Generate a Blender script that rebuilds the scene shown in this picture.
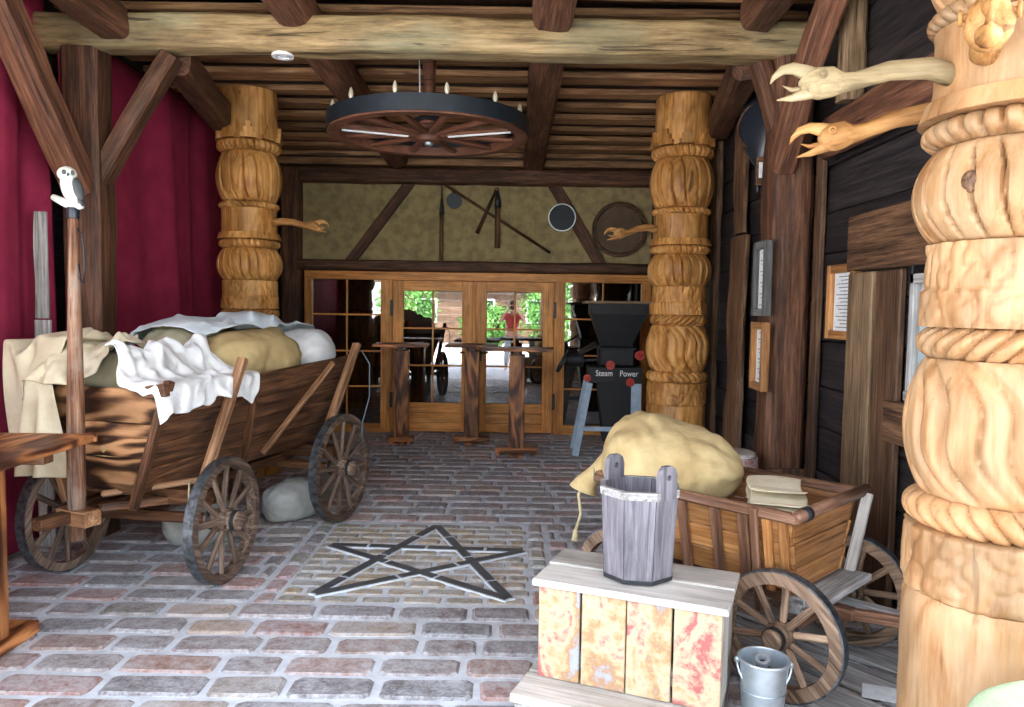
import bpy, bmesh, math, random
import numpy as np
from mathutils import Vector, Matrix, noise as mnoise

for _o in list(bpy.data.objects):
    bpy.data.objects.remove(_o)
SC = bpy.context.scene
COL = SC.collection
PI = math.pi

# ------------------------------------------------------------------ camera
cam = bpy.data.cameras.new('camera')
cam.sensor_width = 36.0
cam.lens = 750.0 / 1024.0 * 36.0
cam.clip_start = 0.05
cam_o = bpy.data.objects.new('camera', cam)
COL.objects.link(cam_o)
PITCH = math.atan(45.5 / 750.0)
cam_o.matrix_world = (Matrix.Translation((0, 0, 1.6)) @ Matrix.Rotation(PI / 2 - PITCH, 4, 'X')
                      @ Matrix.Rotation(0.0145, 4, 'Z'))
SC.camera = cam_o

# ------------------------------------------------------------------ world, sun, exposure
world = bpy.data.worlds.new('world')
SC.world = world
world.use_nodes = True
wn = world.node_tree
wn.nodes.clear()
w_out = wn.nodes.new('ShaderNodeOutputWorld')
w_bg = wn.nodes.new('ShaderNodeBackground')
w_sky = wn.nodes.new('ShaderNodeTexSky')
w_sky.sky_type = 'NISHITA'
w_sky.sun_disc = False
w_sky.sun_elevation = math.radians(52)
w_sky.sun_rotation = math.radians(20)
w_sky.air_density = 1.0
w_sky.dust_density = 4.0
w_mix = wn.nodes.new('ShaderNodeMix')
w_mix.data_type = 'RGBA'
w_mix.inputs['Factor'].default_value = 0.55
w_mix.inputs[7].default_value = (3.95, 4.0, 4.1, 1)
wn.links.new(w_sky.outputs[0], w_mix.inputs[6])
wn.links.new(w_mix.outputs[2], w_bg.inputs['Color'])
w_bg.inputs['Strength'].default_value = 0.66
wn.links.new(w_bg.outputs[0], w_out.inputs['Surface'])

sun = bpy.data.lights.new('sun', 'SUN')
sun.energy = 13.0
sun.angle = math.radians(1.0)
sun.color = (1.0, 0.95, 0.86)
sun_o = bpy.data.objects.new('sun', sun)
COL.objects.link(sun_o)
# the sun stands behind the building, high: it lights the yard, never the porch
sun_o.rotation_euler = Vector((0.32, -0.62, -0.95)).to_track_quat('-Z', 'Y').to_euler()

SC.view_settings.view_transform = 'Standard'
SC.view_settings.look = 'None'
SC.view_settings.gamma = 1.0
SC.view_settings.use_curve_mapping = False
SC.view_settings.exposure = 1.78

# ------------------------------------------------------------------ materials
def newmat(name):
    m = bpy.data.materials.new(name)
    m.use_nodes = True
    nt = m.node_tree
    nt.nodes.clear()
    out = nt.nodes.new('ShaderNodeOutputMaterial')
    b = nt.nodes.new('ShaderNodeBsdfPrincipled')
    nt.links.new(b.outputs[0], out.inputs['Surface'])
    return m, nt, b

def N(nt, typ, **kw):
    n = nt.nodes.new(typ)
    for k, v in kw.items():
        if k in n.inputs:
            n.inputs[k].default_value = v
        else:
            setattr(n, k, v)
    return n

def ramp(nt, fac, stops):
    r = nt.nodes.new('ShaderNodeValToRGB')
    e = r.color_ramp.elements
    while len(e) < len(stops):
        e.new(0.5)
    for i, (p, c) in enumerate(stops):
        e[i].position = p
        e[i].color = (c[0], c[1], c[2], 1)
    nt.links.new(fac, r.inputs[0])
    return r.outputs[0]

def mixc(nt, fac, a, b, blend='MIX'):
    m = nt.nodes.new('ShaderNodeMix')
    m.data_type = 'RGBA'
    m.blend_type = blend
    for sock, v in ((m.inputs['Factor'], fac), (m.inputs[6], a), (m.inputs[7], b)):
        if hasattr(v, 'links'):
            nt.links.new(v, sock)
        elif isinstance(v, (tuple, list)):
            sock.default_value = (v[0], v[1], v[2], 1)
        else:
            sock.default_value = v
    return m.outputs[2]

def math_n(nt, op, a, b=0.0):
    m = nt.nodes.new('ShaderNodeMath')
    m.operation = op
    for s, v in ((m.inputs[0], a), (m.inputs[1], b)):
        if hasattr(v, 'links'):
            nt.links.new(v, s)
        else:
            s.default_value = v
    return m.outputs[0]

def coords(nt, rnd=True):
    tc = nt.nodes.new('ShaderNodeTexCoord')
    if not rnd:
        return tc.outputs['Object'], None
    oi = nt.nodes.new('ShaderNodeObjectInfo')
    sc = N(nt, 'ShaderNodeVectorMath', operation='SCALE')
    cmb = nt.nodes.new('ShaderNodeCombineXYZ')
    for i, k in enumerate((17.0, 31.0, 47.0)):
        nt.links.new(math_n(nt, 'MULTIPLY', oi.outputs['Random'], k), cmb.inputs[i])
    add = N(nt, 'ShaderNodeVectorMath', operation='ADD')
    nt.links.new(tc.outputs['Object'], add.inputs[0])
    nt.links.new(cmb.outputs[0], add.inputs[1])
    return add.outputs[0], oi.outputs['Random']

def mapping(nt, vec, scale):
    mp = nt.nodes.new('ShaderNodeMapping')
    mp.inputs['Scale'].default_value = scale
    nt.links.new(vec, mp.inputs['Vector'])
    return mp.outputs[0]

def noise(nt, vec, scale=1.0, detail=5.0, rough=0.55, dist=0.0):
    n = N(nt, 'ShaderNodeTexNoise', Scale=scale, Detail=detail, Roughness=rough, Distortion=dist)
    nt.links.new(vec, n.inputs['Vector'])
    return n.outputs['Fac']

def bump(nt, b, h, strength=0.3, dist=0.01):
    bp = N(nt, 'ShaderNodeBump', Strength=strength, Distance=dist)
    nt.links.new(h, bp.inputs['Height'])
    nt.links.new(bp.outputs[0], b.inputs['Normal'])

def wood(name, dark, mid, light, axis='X', fine=34.0, rough=0.62, bmp=0.35, var=0.35, patch=None, patch_amt=0.5, patch_scale=2.2, rings=0.0, ring_f=5.0, crack=0.8):
    """Grain runs along the object's own axis; colour varies from piece to piece."""
    m, nt, b = newmat(name)
    vec, rnd = coords(nt)
    def sc(al, ac):
        return {'X': (al, ac, ac), 'Y': (ac, al, ac), 'Z': (ac, ac, al)}[axis]
    g1 = noise(nt, mapping(nt, vec, sc(3.2, fine * 2.8)), 1.0, 6, 0.7, 0.4)
    g2 = noise(nt, mapping(nt, vec, sc(1.1, fine * 0.7)), 1.0, 4, 0.55, 1.0)
    g = math_n(nt, 'ADD', math_n(nt, 'MULTIPLY', g1, 0.6), math_n(nt, 'MULTIPLY', g2, 0.4))
    if rings > 0:
        n0 = noise(nt, mapping(nt, vec, sc(1.0, ring_f)), 1.0, 2, 0.45, 0.5)
        w = math_n(nt, 'ADD', math_n(nt, 'MULTIPLY', math_n(nt, 'SINE', math_n(nt, 'MULTIPLY', n0, 46.0)), 0.28), 0.5)
        g = math_n(nt, 'ADD', math_n(nt, 'MULTIPLY', g, 1 - rings), math_n(nt, 'MULTIPLY', w, rings))
    c = ramp(nt, g, [(0.38, dark), (0.49, mid), (0.62, light)])
    if patch:
        p = noise(nt, mapping(nt, vec, sc(patch_scale * 0.5, patch_scale)), 1.0, 4, 0.6)
        pr = N(nt, 'ShaderNodeMapRange')
        pr.inputs['From Min'].default_value = 0.48
        pr.inputs['From Max'].default_value = 0.66
        nt.links.new(p, pr.inputs['Value'])
        c = mixc(nt, math_n(nt, 'MULTIPLY', pr.outputs[0], patch_amt), c, patch)
    # drying cracks along the grain and blotches of dirt
    ck = noise(nt, mapping(nt, vec, sc(1.3, fine * 1.3)), 1.0, 3, 0.5, 0.6)
    ckm = ramp(nt, ck, [(0.31, (0.10, 0.09, 0.08)), (0.36, (1, 1, 1))])
    c = mixc(nt, crack, c, ckm, 'MULTIPLY')
    bl = noise(nt, mapping(nt, vec, sc(1.4, 3.0)), 1.0, 5, 0.62)
    c = mixc(nt, 1.0, c, ramp(nt, bl, [(0.34, (0.62, 0.60, 0.58)), (0.62, (1.18, 1.16, 1.14))]), 'MULTIPLY')
    gh = math_n(nt, 'ADD', g, math_n(nt, 'MULTIPLY', math_n(nt, 'MINIMUM', ck, 0.38), 3.0))
    hs = nt.nodes.new('ShaderNodeHueSaturation')
    nt.links.new(math_n(nt, 'ADD', math_n(nt, 'MULTIPLY', rnd, var), 1 - var / 2), hs.inputs['Value'])
    nt.links.new(c, hs.inputs['Color'])
    nt.links.new(hs.outputs[0], b.inputs['Base Color'])
    b.inputs['Roughness'].default_value = rough
    b.inputs['Specular IOR Level'].default_value = 0.3
    bump(nt, b, gh, bmp, 0.008)
    return m

def fabric(name, c1, c2, weave=260.0, rough=0.9, patch=None, rnd=True, bmp=0.45, rumple=2.5):
    m, nt, b = newmat(name)
    vec, r = coords(nt)
    n = noise(nt, vec, 5.0, 5, 0.6)
    c = ramp(nt, n, [(0.35, c1), (0.65, c2)])
    if patch:
        n2 = noise(nt, vec, 2.3, 3, 0.5)
        c = mixc(nt, ramp(nt, n2, [(0.5, (0, 0, 0)), (0.62, (0.8, 0.8, 0.8))]), c, patch)
    nt.links.new(c, b.inputs['Base Color'])
    w1 = N(nt, 'ShaderNodeTexWave', Scale=weave / 6.28, Distortion=1.5)
    w1.bands_direction = 'X'
    w2 = N(nt, 'ShaderNodeTexWave', Scale=weave / 6.28, Distortion=1.5)
    w2.bands_direction = 'Z'
    for w in (w1, w2):
        nt.links.new(vec, w.inputs['Vector'])
    h = math_n(nt, 'ADD', math_n(nt, 'ADD', math_n(nt, 'MULTIPLY', noise(nt, vec, 7.0, 5, 0.6, 0.8), rumple), 0.0), math_n(nt, 'MULTIPLY', math_n(nt, 'MULTIPLY', w1.outputs['Fac'], w2.outputs['Fac']), 0.5))
    bump(nt, b, h, bmp, 0.008)
    b.inputs['Roughness'].default_value = rough
    b.inputs['Specular IOR Level'].default_value = 0.1
    return m

def plain(name, c, rough=0.5, metal=0.0, var=0.12, scale=8.0, bmp=0.15, c2=None, spec=0.4):
    m, nt, b = newmat(name)
    vec, r = coords(nt)
    n = noise(nt, vec, scale, 5, 0.6)
    d = c2 or tuple(v * (1 - 2 * var) for v in c)
    nt.links.new(ramp(nt, n, [(0.35, d), (0.62, c)]), b.inputs['Base Color'])
    b.inputs['Roughness'].default_value = rough
    b.inputs['Metallic'].default_value = metal
    b.inputs['Specular IOR Level'].default_value = spec
    bump(nt, b, noise(nt, vec, scale * 5, 4), bmp, 0.004)
    return m

def brickmat(name, per_object=True):
    m, nt, b = newmat(name)
    tc = nt.nodes.new('ShaderNodeTexCoord')
    geo = nt.nodes.new('ShaderNodeNewGeometry')
    vec = geo.outputs['Position']
    if per_object:
        oi = nt.nodes.new('ShaderNodeObjectInfo')
        base = oi.outputs['Color']
    else:
        at = nt.nodes.new('ShaderNodeAttribute')
        at.attribute_name = 'tint'
        base = at.outputs['Color']
    n1 = noise(nt, vec, 16.0, 6, 0.7)
    n2 = noise(nt, vec, 60.0, 4, 0.7)
    c = mixc(nt, 1.0, base, ramp(nt, n1, [(0.25, (0.6, 0.58, 0.57)), (0.7, (1.35, 1.3, 1.26))]), 'MULTIPLY')
    n3 = noise(nt, vec, 3.0, 3, 0.6)
    dust_haze = math_n(nt, 'ADD', math_n(nt, 'MULTIPLY', n1, 0.4), math_n(nt, 'ADD', math_n(nt, 'MULTIPLY', n2, 0.35), math_n(nt, 'MULTIPLY', n3, 0.25)))
    c = mixc(nt, ramp(nt, dust_haze, [(0.42, (0.10, 0.10, 0.10)), (0.58, (0.80, 0.80, 0.80))]), c, (0.50, 0.525, 0.55))  # pale dust, with the floor's bluish daylight haze mixed into the colour
    nt.links.new(c, b.inputs['Base Color'])
    b.inputs['Roughness'].default_value = 0.55
    b.inputs['Specular IOR Level'].default_value = 0.35
    bump(nt, b, n1, 0.5, 0.012)
    return m

def glassmat(name, refl=0.22, tint=(0.75, 0.75, 0.73)):
    m = bpy.data.materials.new(name)
    m.use_nodes = True
    nt = m.node_tree
    nt.nodes.clear()
    out = nt.nodes.new('ShaderNodeOutputMaterial')
    tr = nt.nodes.new('ShaderNodeBsdfTransparent')
    tr.inputs[0].default_value = (*tint, 1)
    gl = nt.nodes.new('ShaderNodeBsdfGlossy')
    gl.inputs['Roughness'].default_value = 0.0
    gl.inputs['Color'].default_value = (1, 1, 1, 1)
    mx = nt.nodes.new('ShaderNodeMixShader')
    mx.inputs[0].default_value = refl
    nt.links.new(tr.outputs[0], mx.inputs[1])
    nt.links.new(gl.outputs[0], mx.inputs[2])
    nt.links.new(mx.outputs[0], out.inputs['Surface'])
    return m

MT = {}
MT['post'] = wood('dark_timber', (0.026, 0.012, 0.008), (0.078, 0.034, 0.018), (0.17, 0.078, 0.042), fine=22, var=0.4)
MT['beam'] = wood('weathered_beam', (0.10, 0.064, 0.030), (0.24, 0.165, 0.078), (0.38, 0.275, 0.14), fine=16, bmp=.6, patch=(0.25, 0.27, 0.17), patch_amt=0.5, patch_scale=1.6, var=0.1)
MT['log'] = wood('red_log', (0.05, 0.02, 0.012), (0.14, 0.06, 0.034), (0.27, 0.125, 0.07), fine=24, var=0.2)
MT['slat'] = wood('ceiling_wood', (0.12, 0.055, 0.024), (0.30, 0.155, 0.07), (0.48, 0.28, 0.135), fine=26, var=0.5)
MT['slat_shaded'] = wood('ceiling_wood_shaded', (0.03, 0.016, 0.011), (0.07, 0.036, 0.023), (0.12, 0.06, 0.04), fine=26, var=0.5)  # darkened copy of the ceiling wood: shade is put into the colour
MT['black'] = wood('black_plank', (0.010, 0.009, 0.010), (0.024, 0.020, 0.021), (0.055, 0.045, 0.045), fine=30, var=0.5, rough=0.55)
MT['brown'] = wood('brown_plank', (0.035, 0.018, 0.011), (0.10, 0.052, 0.028), (0.21, 0.115, 0.06), fine=28, var=0.4)
MT['tanplank'] = wood('tan_plank', (0.07, 0.042, 0.025), (0.17, 0.11, 0.06), (0.33, 0.22, 0.13), fine=28, var=0.4)
MT['pine'] = wood('door_pine', (0.46, 0.165, 0.032), (0.70, 0.29, 0.07), (0.86, 0.43, 0.135), crack=.3, fine=26, var=0.2, rough=0.42)
MT['pineZ'] = MT['pine']
MT['flame'] = wood('scorched_wood', (0.06, 0.018, 0.008), (0.27, 0.092, 0.03), (0.52, 0.215, 0.075), fine=20, rings=0.4, ring_f=4.0, rough=0.45, patch=(0.022, 0.012, 0.010), patch_amt=0.7, patch_scale=3.4, var=0.2)
MT['cart'] = wood('cart_dark', (0.026, 0.011, 0.006), (0.082, 0.036, 0.017), (0.20, 0.092, 0.042), fine=24, rings=0.12, rough=0.45, var=0.35)
MT['cartlight'] = wood('cart_stake', (0.10, 0.045, 0.02), (0.24, 0.12, 0.06), (0.42, 0.25, 0.14), fine=26, rough=0.45, var=0.3)
MT['cartflame'] = wood('cart_front_board', (0.03, 0.014, 0.008), (0.17, 0.08, 0.035), (0.40, 0.21, 0.10), fine=15, rings=0.6, ring_f=3.2, rough=0.42, var=0.3)
MT['wheel'] = wood('wheel_wood', (0.05, 0.03, 0.022), (0.13, 0.085, 0.06), (0.30, 0.22, 0.17), fine=26, var=0.4)
MT['wheel2'] = wood('handcart_wheel_wood', (0.09, 0.055, 0.035), (0.22, 0.14, 0.09), (0.40, 0.29, 0.2), fine=26, var=0.4)
MT['hand'] = wood('handcart_wood', (0.16, 0.062, 0.02), (0.34, 0.15, 0.05), (0.50, 0.26, 0.10), fine=24, var=0.3, rough=0.42)
MT['handdark'] = wood('handcart_rail', (0.07, 0.035, 0.022), (0.17, 0.085, 0.05), (0.30, 0.17, 0.11), fine=26, var=0.3, rough=0.42)
MT['grey'] = wood('grey_wood', (0.16, 0.155, 0.15), (0.33, 0.325, 0.315), (0.55, 0.55, 0.54), fine=30, var=0.3)
MT['staff'] = wood('staff_wood', (0.05, 0.02, 0.011), (0.16, 0.07, 0.035), (0.32, 0.19, 0.12), fine=26, patch=(0.36, 0.30, 0.25), patch_amt=0.45, patch_scale=6.0)
MT['bucket'] = wood('bucket_stave', (0.085, 0.08, 0.093), (0.145, 0.137, 0.158), (0.22, 0.21, 0.235), axis='Z', fine=24, crack=.4, var=0.3)
MT['cratetop'] = wood('bleached_plank', (0.34, 0.32, 0.285), (0.49, 0.47, 0.43), (0.60, 0.59, 0.555), fine=30, var=0.12, crack=.5)
MT['column'] = wood('carved_column_wood', (0.27, 0.105, 0.022), (0.48, 0.225, 0.06), (0.62, 0.34, 0.12), axis='Z', fine=14, bmp=.3, rings=0.2, crack=.7, patch=(0.27, 0.12, 0.035), patch_amt=0.4, patch_scale=4.0, var=0.12, rough=0.5)
MT['colfront'] = wood('pale_column_wood', (0.29, 0.14, 0.055), (0.385, 0.225, 0.107), (0.44, 0.29, 0.162), axis='Z', fine=14, bmp=.2, rings=0.22, ring_f=2.2, crack=.35, patch=(0.52, 0.27, 0.12), patch_amt=0.5, patch_scale=3.0, var=0.1, rough=0.5)
MT['birdpale'] = wood('pale_carved_wood', (0.15, 0.11, 0.055), (0.245, 0.19, 0.10), (0.31, 0.25, 0.155), fine=12, var=0.05, crack=.4)
MT['birdorange'] = wood('orange_carved_wood', (0.22, 0.09, 0.025), (0.40, 0.20, 0.065), (0.52, 0.30, 0.12), fine=12, var=0.05, crack=.5)
MT['greydark'] = wood('dark_grey_wood', (0.05, 0.05, 0.05), (0.10, 0.10, 0.10), (0.17, 0.17, 0.17), fine=30)
MT['plaster'] = plain('plaster', (0.36, 0.28, 0.135), 0.95, var=0.2, scale=9.0, bmp=0.7, c2=(0.22, 0.17, 0.085))
MT['mortar'] = plain('mortar', (0.66, 0.71, 0.75), 0.95, scale=12.0, bmp=0.5, c2=(0.52, 0.56, 0.60))
MT['ground'] = plain('yard_paving', (0.55, 0.56, 0.58), 0.9, scale=3.0, bmp=0.3)
MT['brick'] = brickmat('paving_brick', True)
MT['brick_far'] = brickmat('paving_brick_far', False)
MT['starstone'] = plain('dark_slate', (0.085, 0.09, 0.095), 0.5, scale=20, bmp=0.3)
MT['curtain'] = fabric('crimson_curtain', (0.26, 0.022, 0.056), (0.34, 0.032, 0.074), weave=500, rough=0.75, bmp=0.08, rumple=.5)
MT['burlap'] = fabric('burlap', (0.42, 0.30, 0.14), (0.56, 0.43, 0.22), weave=420)
MT['burlap2'] = fabric('golden_burlap', (0.36, 0.26, 0.12), (0.50, 0.37, 0.18), weave=420)
MT['olive'] = fabric('olive_sackcloth', (0.27, 0.24, 0.15), (0.38, 0.34, 0.23), weave=420)
MT['cream'] = fabric('cream_linen', (0.56, 0.48, 0.32), (0.70, 0.62, 0.45), weave=500)
MT['white'] = fabric('white_linen', (0.62, 0.63, 0.62), (0.74, 0.74, 0.72), weave=500)
MT['bluewhite'] = fabric('pale_blue_linen', (0.50, 0.56, 0.60), (0.64, 0.69, 0.71), weave=500)
MT['greycloth'] = fabric('grey_linen', (0.34, 0.35, 0.33), (0.48, 0.48, 0.45), weave=400)
MT['greencloth'] = fabric('pale_green_cloth', (0.34, 0.45, 0.27), (0.44, 0.55, 0.36), weave=400)
MT['iron'] = plain('dark_iron', (0.05, 0.055, 0.06), 0.45, 0.7, scale=20)
MT['tire'] = plain('worn_iron_tire', (0.17, 0.19, 0.21), 0.45, 0.8, scale=25, c2=(0.06, 0.055, 0.055))
MT['galv'] = plain('galvanised_steel', (0.58, 0.65, 0.70), 0.35, 0.75, scale=10, c2=(0.42, 0.49, 0.54))
MT['blackmetal'] = plain('black_machine_paint', (0.006, 0.006, 0.008), 0.6, 0.0, scale=12, bmp=0.05)
MT['legblue'] = plain('blue_grey_paint', (0.34, 0.43, 0.52), 0.5, scale=12, bmp=0.05)
MT['redpaint'] = plain('red_paint', (0.42, 0.035, 0.02), 0.45, scale=12, bmp=0.05)
MT['whitepaint'] = plain('white_paint', (0.75, 0.76, 0.76), 0.5, scale=9, var=0.03, bmp=0.02)
MT['paper'] = plain('paper', (0.72, 0.73, 0.72), 0.8, scale=40, c2=(0.60, 0.61, 0.61), bmp=0.0)
MT['leather'] = plain('black_leather', (0.018, 0.023, 0.032), 0.3, scale=8, bmp=0.3)
MT['chanblack'] = plain('chandelier_iron', (0.018, 0.025, 0.034), 0.5, 0.3, scale=14)
MT['chanwood'] = wood('chandelier_wood', (0.085, 0.032, 0.018), (0.15, 0.06, 0.034), (0.21, 0.09, 0.055), fine=20, var=0.1, rough=0.5)
MT['bulb'] = plain('bulb_glass', (0.50, 0.45, 0.34), 0.08, 0.0, scale=2, var=0.05, bmp=0.0, spec=0.9)
MT['sieve'] = plain('sieve_mesh', (0.035, 0.045, 0.055), 0.6, 0.2, scale=60)
MT['sieve2'] = plain('brown_hide', (0.13, 0.085, 0.05), 0.75, scale=6, c2=(0.09, 0.06, 0.036))
MT['glass'] = glassmat('window_glass')
MT['palepane'] = plain('pale_blue_pane', (0.40, 0.50, 0.55), 0.25, scale=3, c2=(0.30, 0.38, 0.42), bmp=0.05)  # opaque pane, mottled pale blue
MT['owlwhite'] = plain('owl_white', (0.62, 0.64, 0.56), 0.6, scale=20, var=0.08)
MT['owlgrey'] = plain('owl_grey', (0.07, 0.075, 0.08), 0.6, scale=20)
MT['rope'] = plain('rope', (0.5, 0.42, 0.24), 0.9, scale=60, bmp=0.6)
MT['cable'] = plain('grey_cable', (0.10, 0.12, 0.14), 0.5)
MT['bark'] = plain('red_bark', (0.30, 0.12, 0.10), 0.9, scale=45, c2=(0.6, 0.5, 0.48), bmp=0.6)
MT['leaf'] = plain('leaf_green', (0.10, 0.28, 0.05), 0.6, scale=3, c2=(0.05, 0.15, 0.03))
MT['skin'] = plain('skin', (0.55, 0.30, 0.21), 0.5, scale=5, var=0.04, bmp=0.02)
MT['shirt'] = fabric('red_shirt', (0.42, 0.05, 0.05), (0.52, 0.09, 0.08), weave=500)
MT['shorts'] = fabric('light_trousers', (0.42, 0.44, 0.47), (0.52, 0.54, 0.57), weave=500)
MT['hair'] = plain('dark_hair', (0.03, 0.02, 0.015), 0.6, scale=60)
MT['housewood'] = wood('house_timber', (0.05, 0.03, 0.02), (0.12, 0.075, 0.05), (0.2, 0.13, 0.09), fine=20)

def paintmat():
    m, nt, b = newmat('peeling_red_and_cream_paint')
    vec, r = coords(nt)
    v = mapping(nt, vec, (4.5, 8.0, 8.0))
    n = noise(nt, v, 1.0, 5, 0.6, 0.6)
    n9 = noise(nt, mapping(nt, vec, (30, 30, 22)), 1.0, 5, 0.7)
    n = math_n(nt, 'ADD', math_n(nt, 'MULTIPLY', n, 0.72), math_n(nt, 'MULTIPLY', n9, 0.28))
    c = ramp(nt, n, [(0.36, (0.28, 0.30, 0.33)), (0.42, (0.31, 0.165, 0.08)), (0.455, (0.37, 0.25, 0.125)), (0.52, (0.43, 0.345, 0.225)), (0.565, (0.39, 0.235, 0.16)), (0.60, (0.31, 0.09, 0.08))])
    g = noise(nt, mapping(nt, vec, (5, 40, 40)), 1.0, 4)
    c = mixc(nt, ramp(nt, g, [(0.6, (0, 0, 0)), (0.75, (0.4, 0.4, 0.4))]), c, (0.25, 0.17, 0.11))
    nt.links.new(c, b.inputs['Base Color'])
    b.inputs['Roughness'].default_value = 0.65
    bump(nt, b, n, 0.25, 0.006)
    return m
MT['peel'] = paintmat()

# ------------------------------------------------------------------ building helpers
WM = {}                       # world matrix of every object built
FR = [Matrix.Identity(4)]     # stack of frames; builders work in the frame on top

def tag(o, label=None, cat=None, group=None, kind=None):
    for k, v in (('label', label), ('category', cat), ('group', group), ('kind', kind)):
        if v:
            o[k] = v
    return o

def link(o, parent, mw):
    COL.objects.link(o)
    WM[o.name] = mw
    if parent is not None:
        o.parent = parent
        o.matrix_basis = WM[parent.name].inverted() @ mw
    else:
        o.matrix_basis = mw
    return o

def empty(name, loc, rz, label, cat, group=None, kind=None):
    o = bpy.data.objects.new(name, None)
    o.empty_display_size = 0.1
    link(o, None, Matrix.Translation(loc) @ Matrix.Rotation(rz, 4, 'Z'))
    return tag(o, label, cat, group, kind)

def mk(name, verts, faces, mat, parent=None, m=None, smooth=False):
    """m: matrix in the frame on top of FR (identity if None)"""
    me = bpy.data.meshes.new(name)
    me.from_pydata([tuple(v) for v in verts], [], [tuple(f) for f in faces])
    me.update()
    if smooth:
        me.polygons.foreach_set('use_smooth', [True] * len(me.polygons))
    if mat is not None:
        me.materials.append(MT[mat] if isinstance(mat, str) else mat)
    return put(name, me, parent, m)

def put(name, me, parent=None, m=None):
    o = bpy.data.objects.new(name, me)
    return link(o, parent, FR[-1] @ (m if m is not None else Matrix.Identity(4)))

class frame:
    def __init__(self, o):
        self.m = WM[o.name] if not isinstance(o, Matrix) else o
    def __enter__(self):
        FR.append(self.m)
    def __exit__(self, *a):
        FR.pop()

_cache = {}
def box_mesh(lx, ly, lz, c, mat):
    key = (round(lx, 4), round(ly, 4), round(lz, 4), round(c, 4), mat)
    if key in _cache:
        return _cache[key]
    c = min(c, lx * .45, ly * .45, lz * .45)
    hx, hy, hz = lx / 2, ly / 2, lz / 2
    bm = bmesh.new()
    V = {}
    for sx in (-1, 1):
        for sy in (-1, 1):
            for sz in (-1, 1):
                V[sx, sy, sz] = (bm.verts.new((sx * hx, sy * (hy - c), sz * (hz - c))),
                                 bm.verts.new((sx * (hx - c), sy * hy, sz * (hz - c))),
                                 bm.verts.new((sx * (hx - c), sy * (hy - c), sz * hz)))
    S = (-1, 1)
    for s in S:
        bm.faces.new([V[s, a, b][0] for a, b in ((-1, -1), (1, -1), (1, 1), (-1, 1))])
        bm.faces.new([V[a, s, b][1] for a, b in ((-1, -1), (1, -1), (1, 1), (-1, 1))])
        bm.faces.new([V[a, b, s][2] for a, b in ((-1, -1), (1, -1), (1, 1), (-1, 1))])
    for a in S:
        for b in S:
            bm.faces.new([V[-1, a, b][1], V[1, a, b][1], V[1, a, b][2], V[-1, a, b][2]])
            bm.faces.new([V[a, -1, b][0], V[a, 1, b][0], V[a, 1, b][2], V[a, -1, b][2]])
            bm.faces.new([V[a, b, -1][0], V[a, b, 1][0], V[a, b, 1][1], V[a, b, -1][1]])
            for d in S:
                bm.faces.new(V[a, b, d])
    bmesh.ops.recalc_face_normals(bm, faces=bm.faces)
    me = bpy.data.meshes.new('box')
    bm.to_mesh(me)
    bm.free()
    me.materials.append(MT[mat])
    _cache[key] = me
    return me

def axes(p0, p1, up=(0, 0, 1)):
    p0, p1 = Vector(p0), Vector(p1)
    x = (p1 - p0).normalized()
    u = Vector(up)
    if abs(x.dot(u.normalized())) > 0.98:
        u = Vector((0, 1, 0)) if abs(x.y) < 0.9 else Vector((1, 0, 0))
    y = u.cross(x).normalized()
    z = x.cross(y)
    m = Matrix((x, y, z)).transposed().to_4x4()
    m.translation = (p0 + p1) / 2
    return m, (p1 - p0).length

def bar(name, p0, p1, w, h, mat, parent=None, up=(0, 0, 1), c=0.004):
    """straight chamfered bar from p0 to p1: w across, h along 'up'; its grain follows its length"""
    m, L = axes(p0, p1, up)
    return put(name, box_mesh(L, w, h, c, mat), parent, m)

def box(name, x0, x1, y0, y1, z0, z1, mat, parent=None, c=0.004):
    """axis-aligned in the current frame; local X follows the longest side so that grain runs along it"""
    d = (x1 - x0, y1 - y0, z1 - z0)
    ctr = Vector(((x0 + x1) / 2, (y0 + y1) / 2, (z0 + z1) / 2))
    k = max(range(3), key=lambda i: d[i])
    if k == 0:
        return put(name, box_mesh(d[0], d[1], d[2], c, mat), parent, Matrix.Translation(ctr))
    e = [Vector((0, 0, 0)), Vector((0, 0, 0))]
    v = Vector((0, 0, 0)); v[k] = d[k] / 2
    if k == 1:
        m, L = axes(ctr - v, ctr + v, (0, 0, 1))
        return put(name, box_mesh(d[1], d[0], d[2], c, mat), parent, m)
    m, L = axes(ctr - v, ctr + v, (1, 0, 0))
    return put(name, box_mesh(d[2], d[1], d[0], c, mat), parent, m) if abs(m.col[2][0]) > .9 else put(name, box_mesh(d[2], d[0], d[1], c, mat), parent, m)

def hewn(name, p0, p1, w, h, mat, parent=None, up=(0, 0, 1), power=5.0, amp=0.012, seed=0, n=24, seg=None, taper=1.0, bow=0.0):
    """hand-hewn timber: superellipse section, uneven faces, slight bow"""
    m, L = axes(p0, p1, up)
    seg = seg or max(6, int(L / 0.12))
    vs, fs = [], []
    for i in range(seg + 1):
        t = i / seg
        x = (t - .5) * L
        k = 1 + (taper - 1) * t
        for j in range(n):
            a = 2 * PI * j / n + PI / n
            ca, sa = math.cos(a), math.sin(a)
            r = (abs(ca) ** power + abs(sa) ** power) ** (-1 / power)
            y, z = ca * r * w / 2 * k, sa * r * h / 2 * k
            d = 1 + amp / (0.5 * min(w, h)) * (mnoise.noise((x * 1.7 + seed * 9.1, y * 6, z * 6 + seed)) + 0.5 * mnoise.noise((x * 5 + seed, y * 14, z * 14)))
            vs.append((x, y * d, z * d + bow * math.sin(PI * t)))
    for i in range(seg):
        for j in range(n):
            a, b = i * n + j, i * n + (j + 1) % n
            fs.append((a, b, b + n, a + n))
    fs.append(tuple(range(n))[::-1])
    fs.append(tuple(seg * n + j for j in range(n)))
    return mk(name, vs, fs, mat, parent, m, smooth=power < 3.5)

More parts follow.
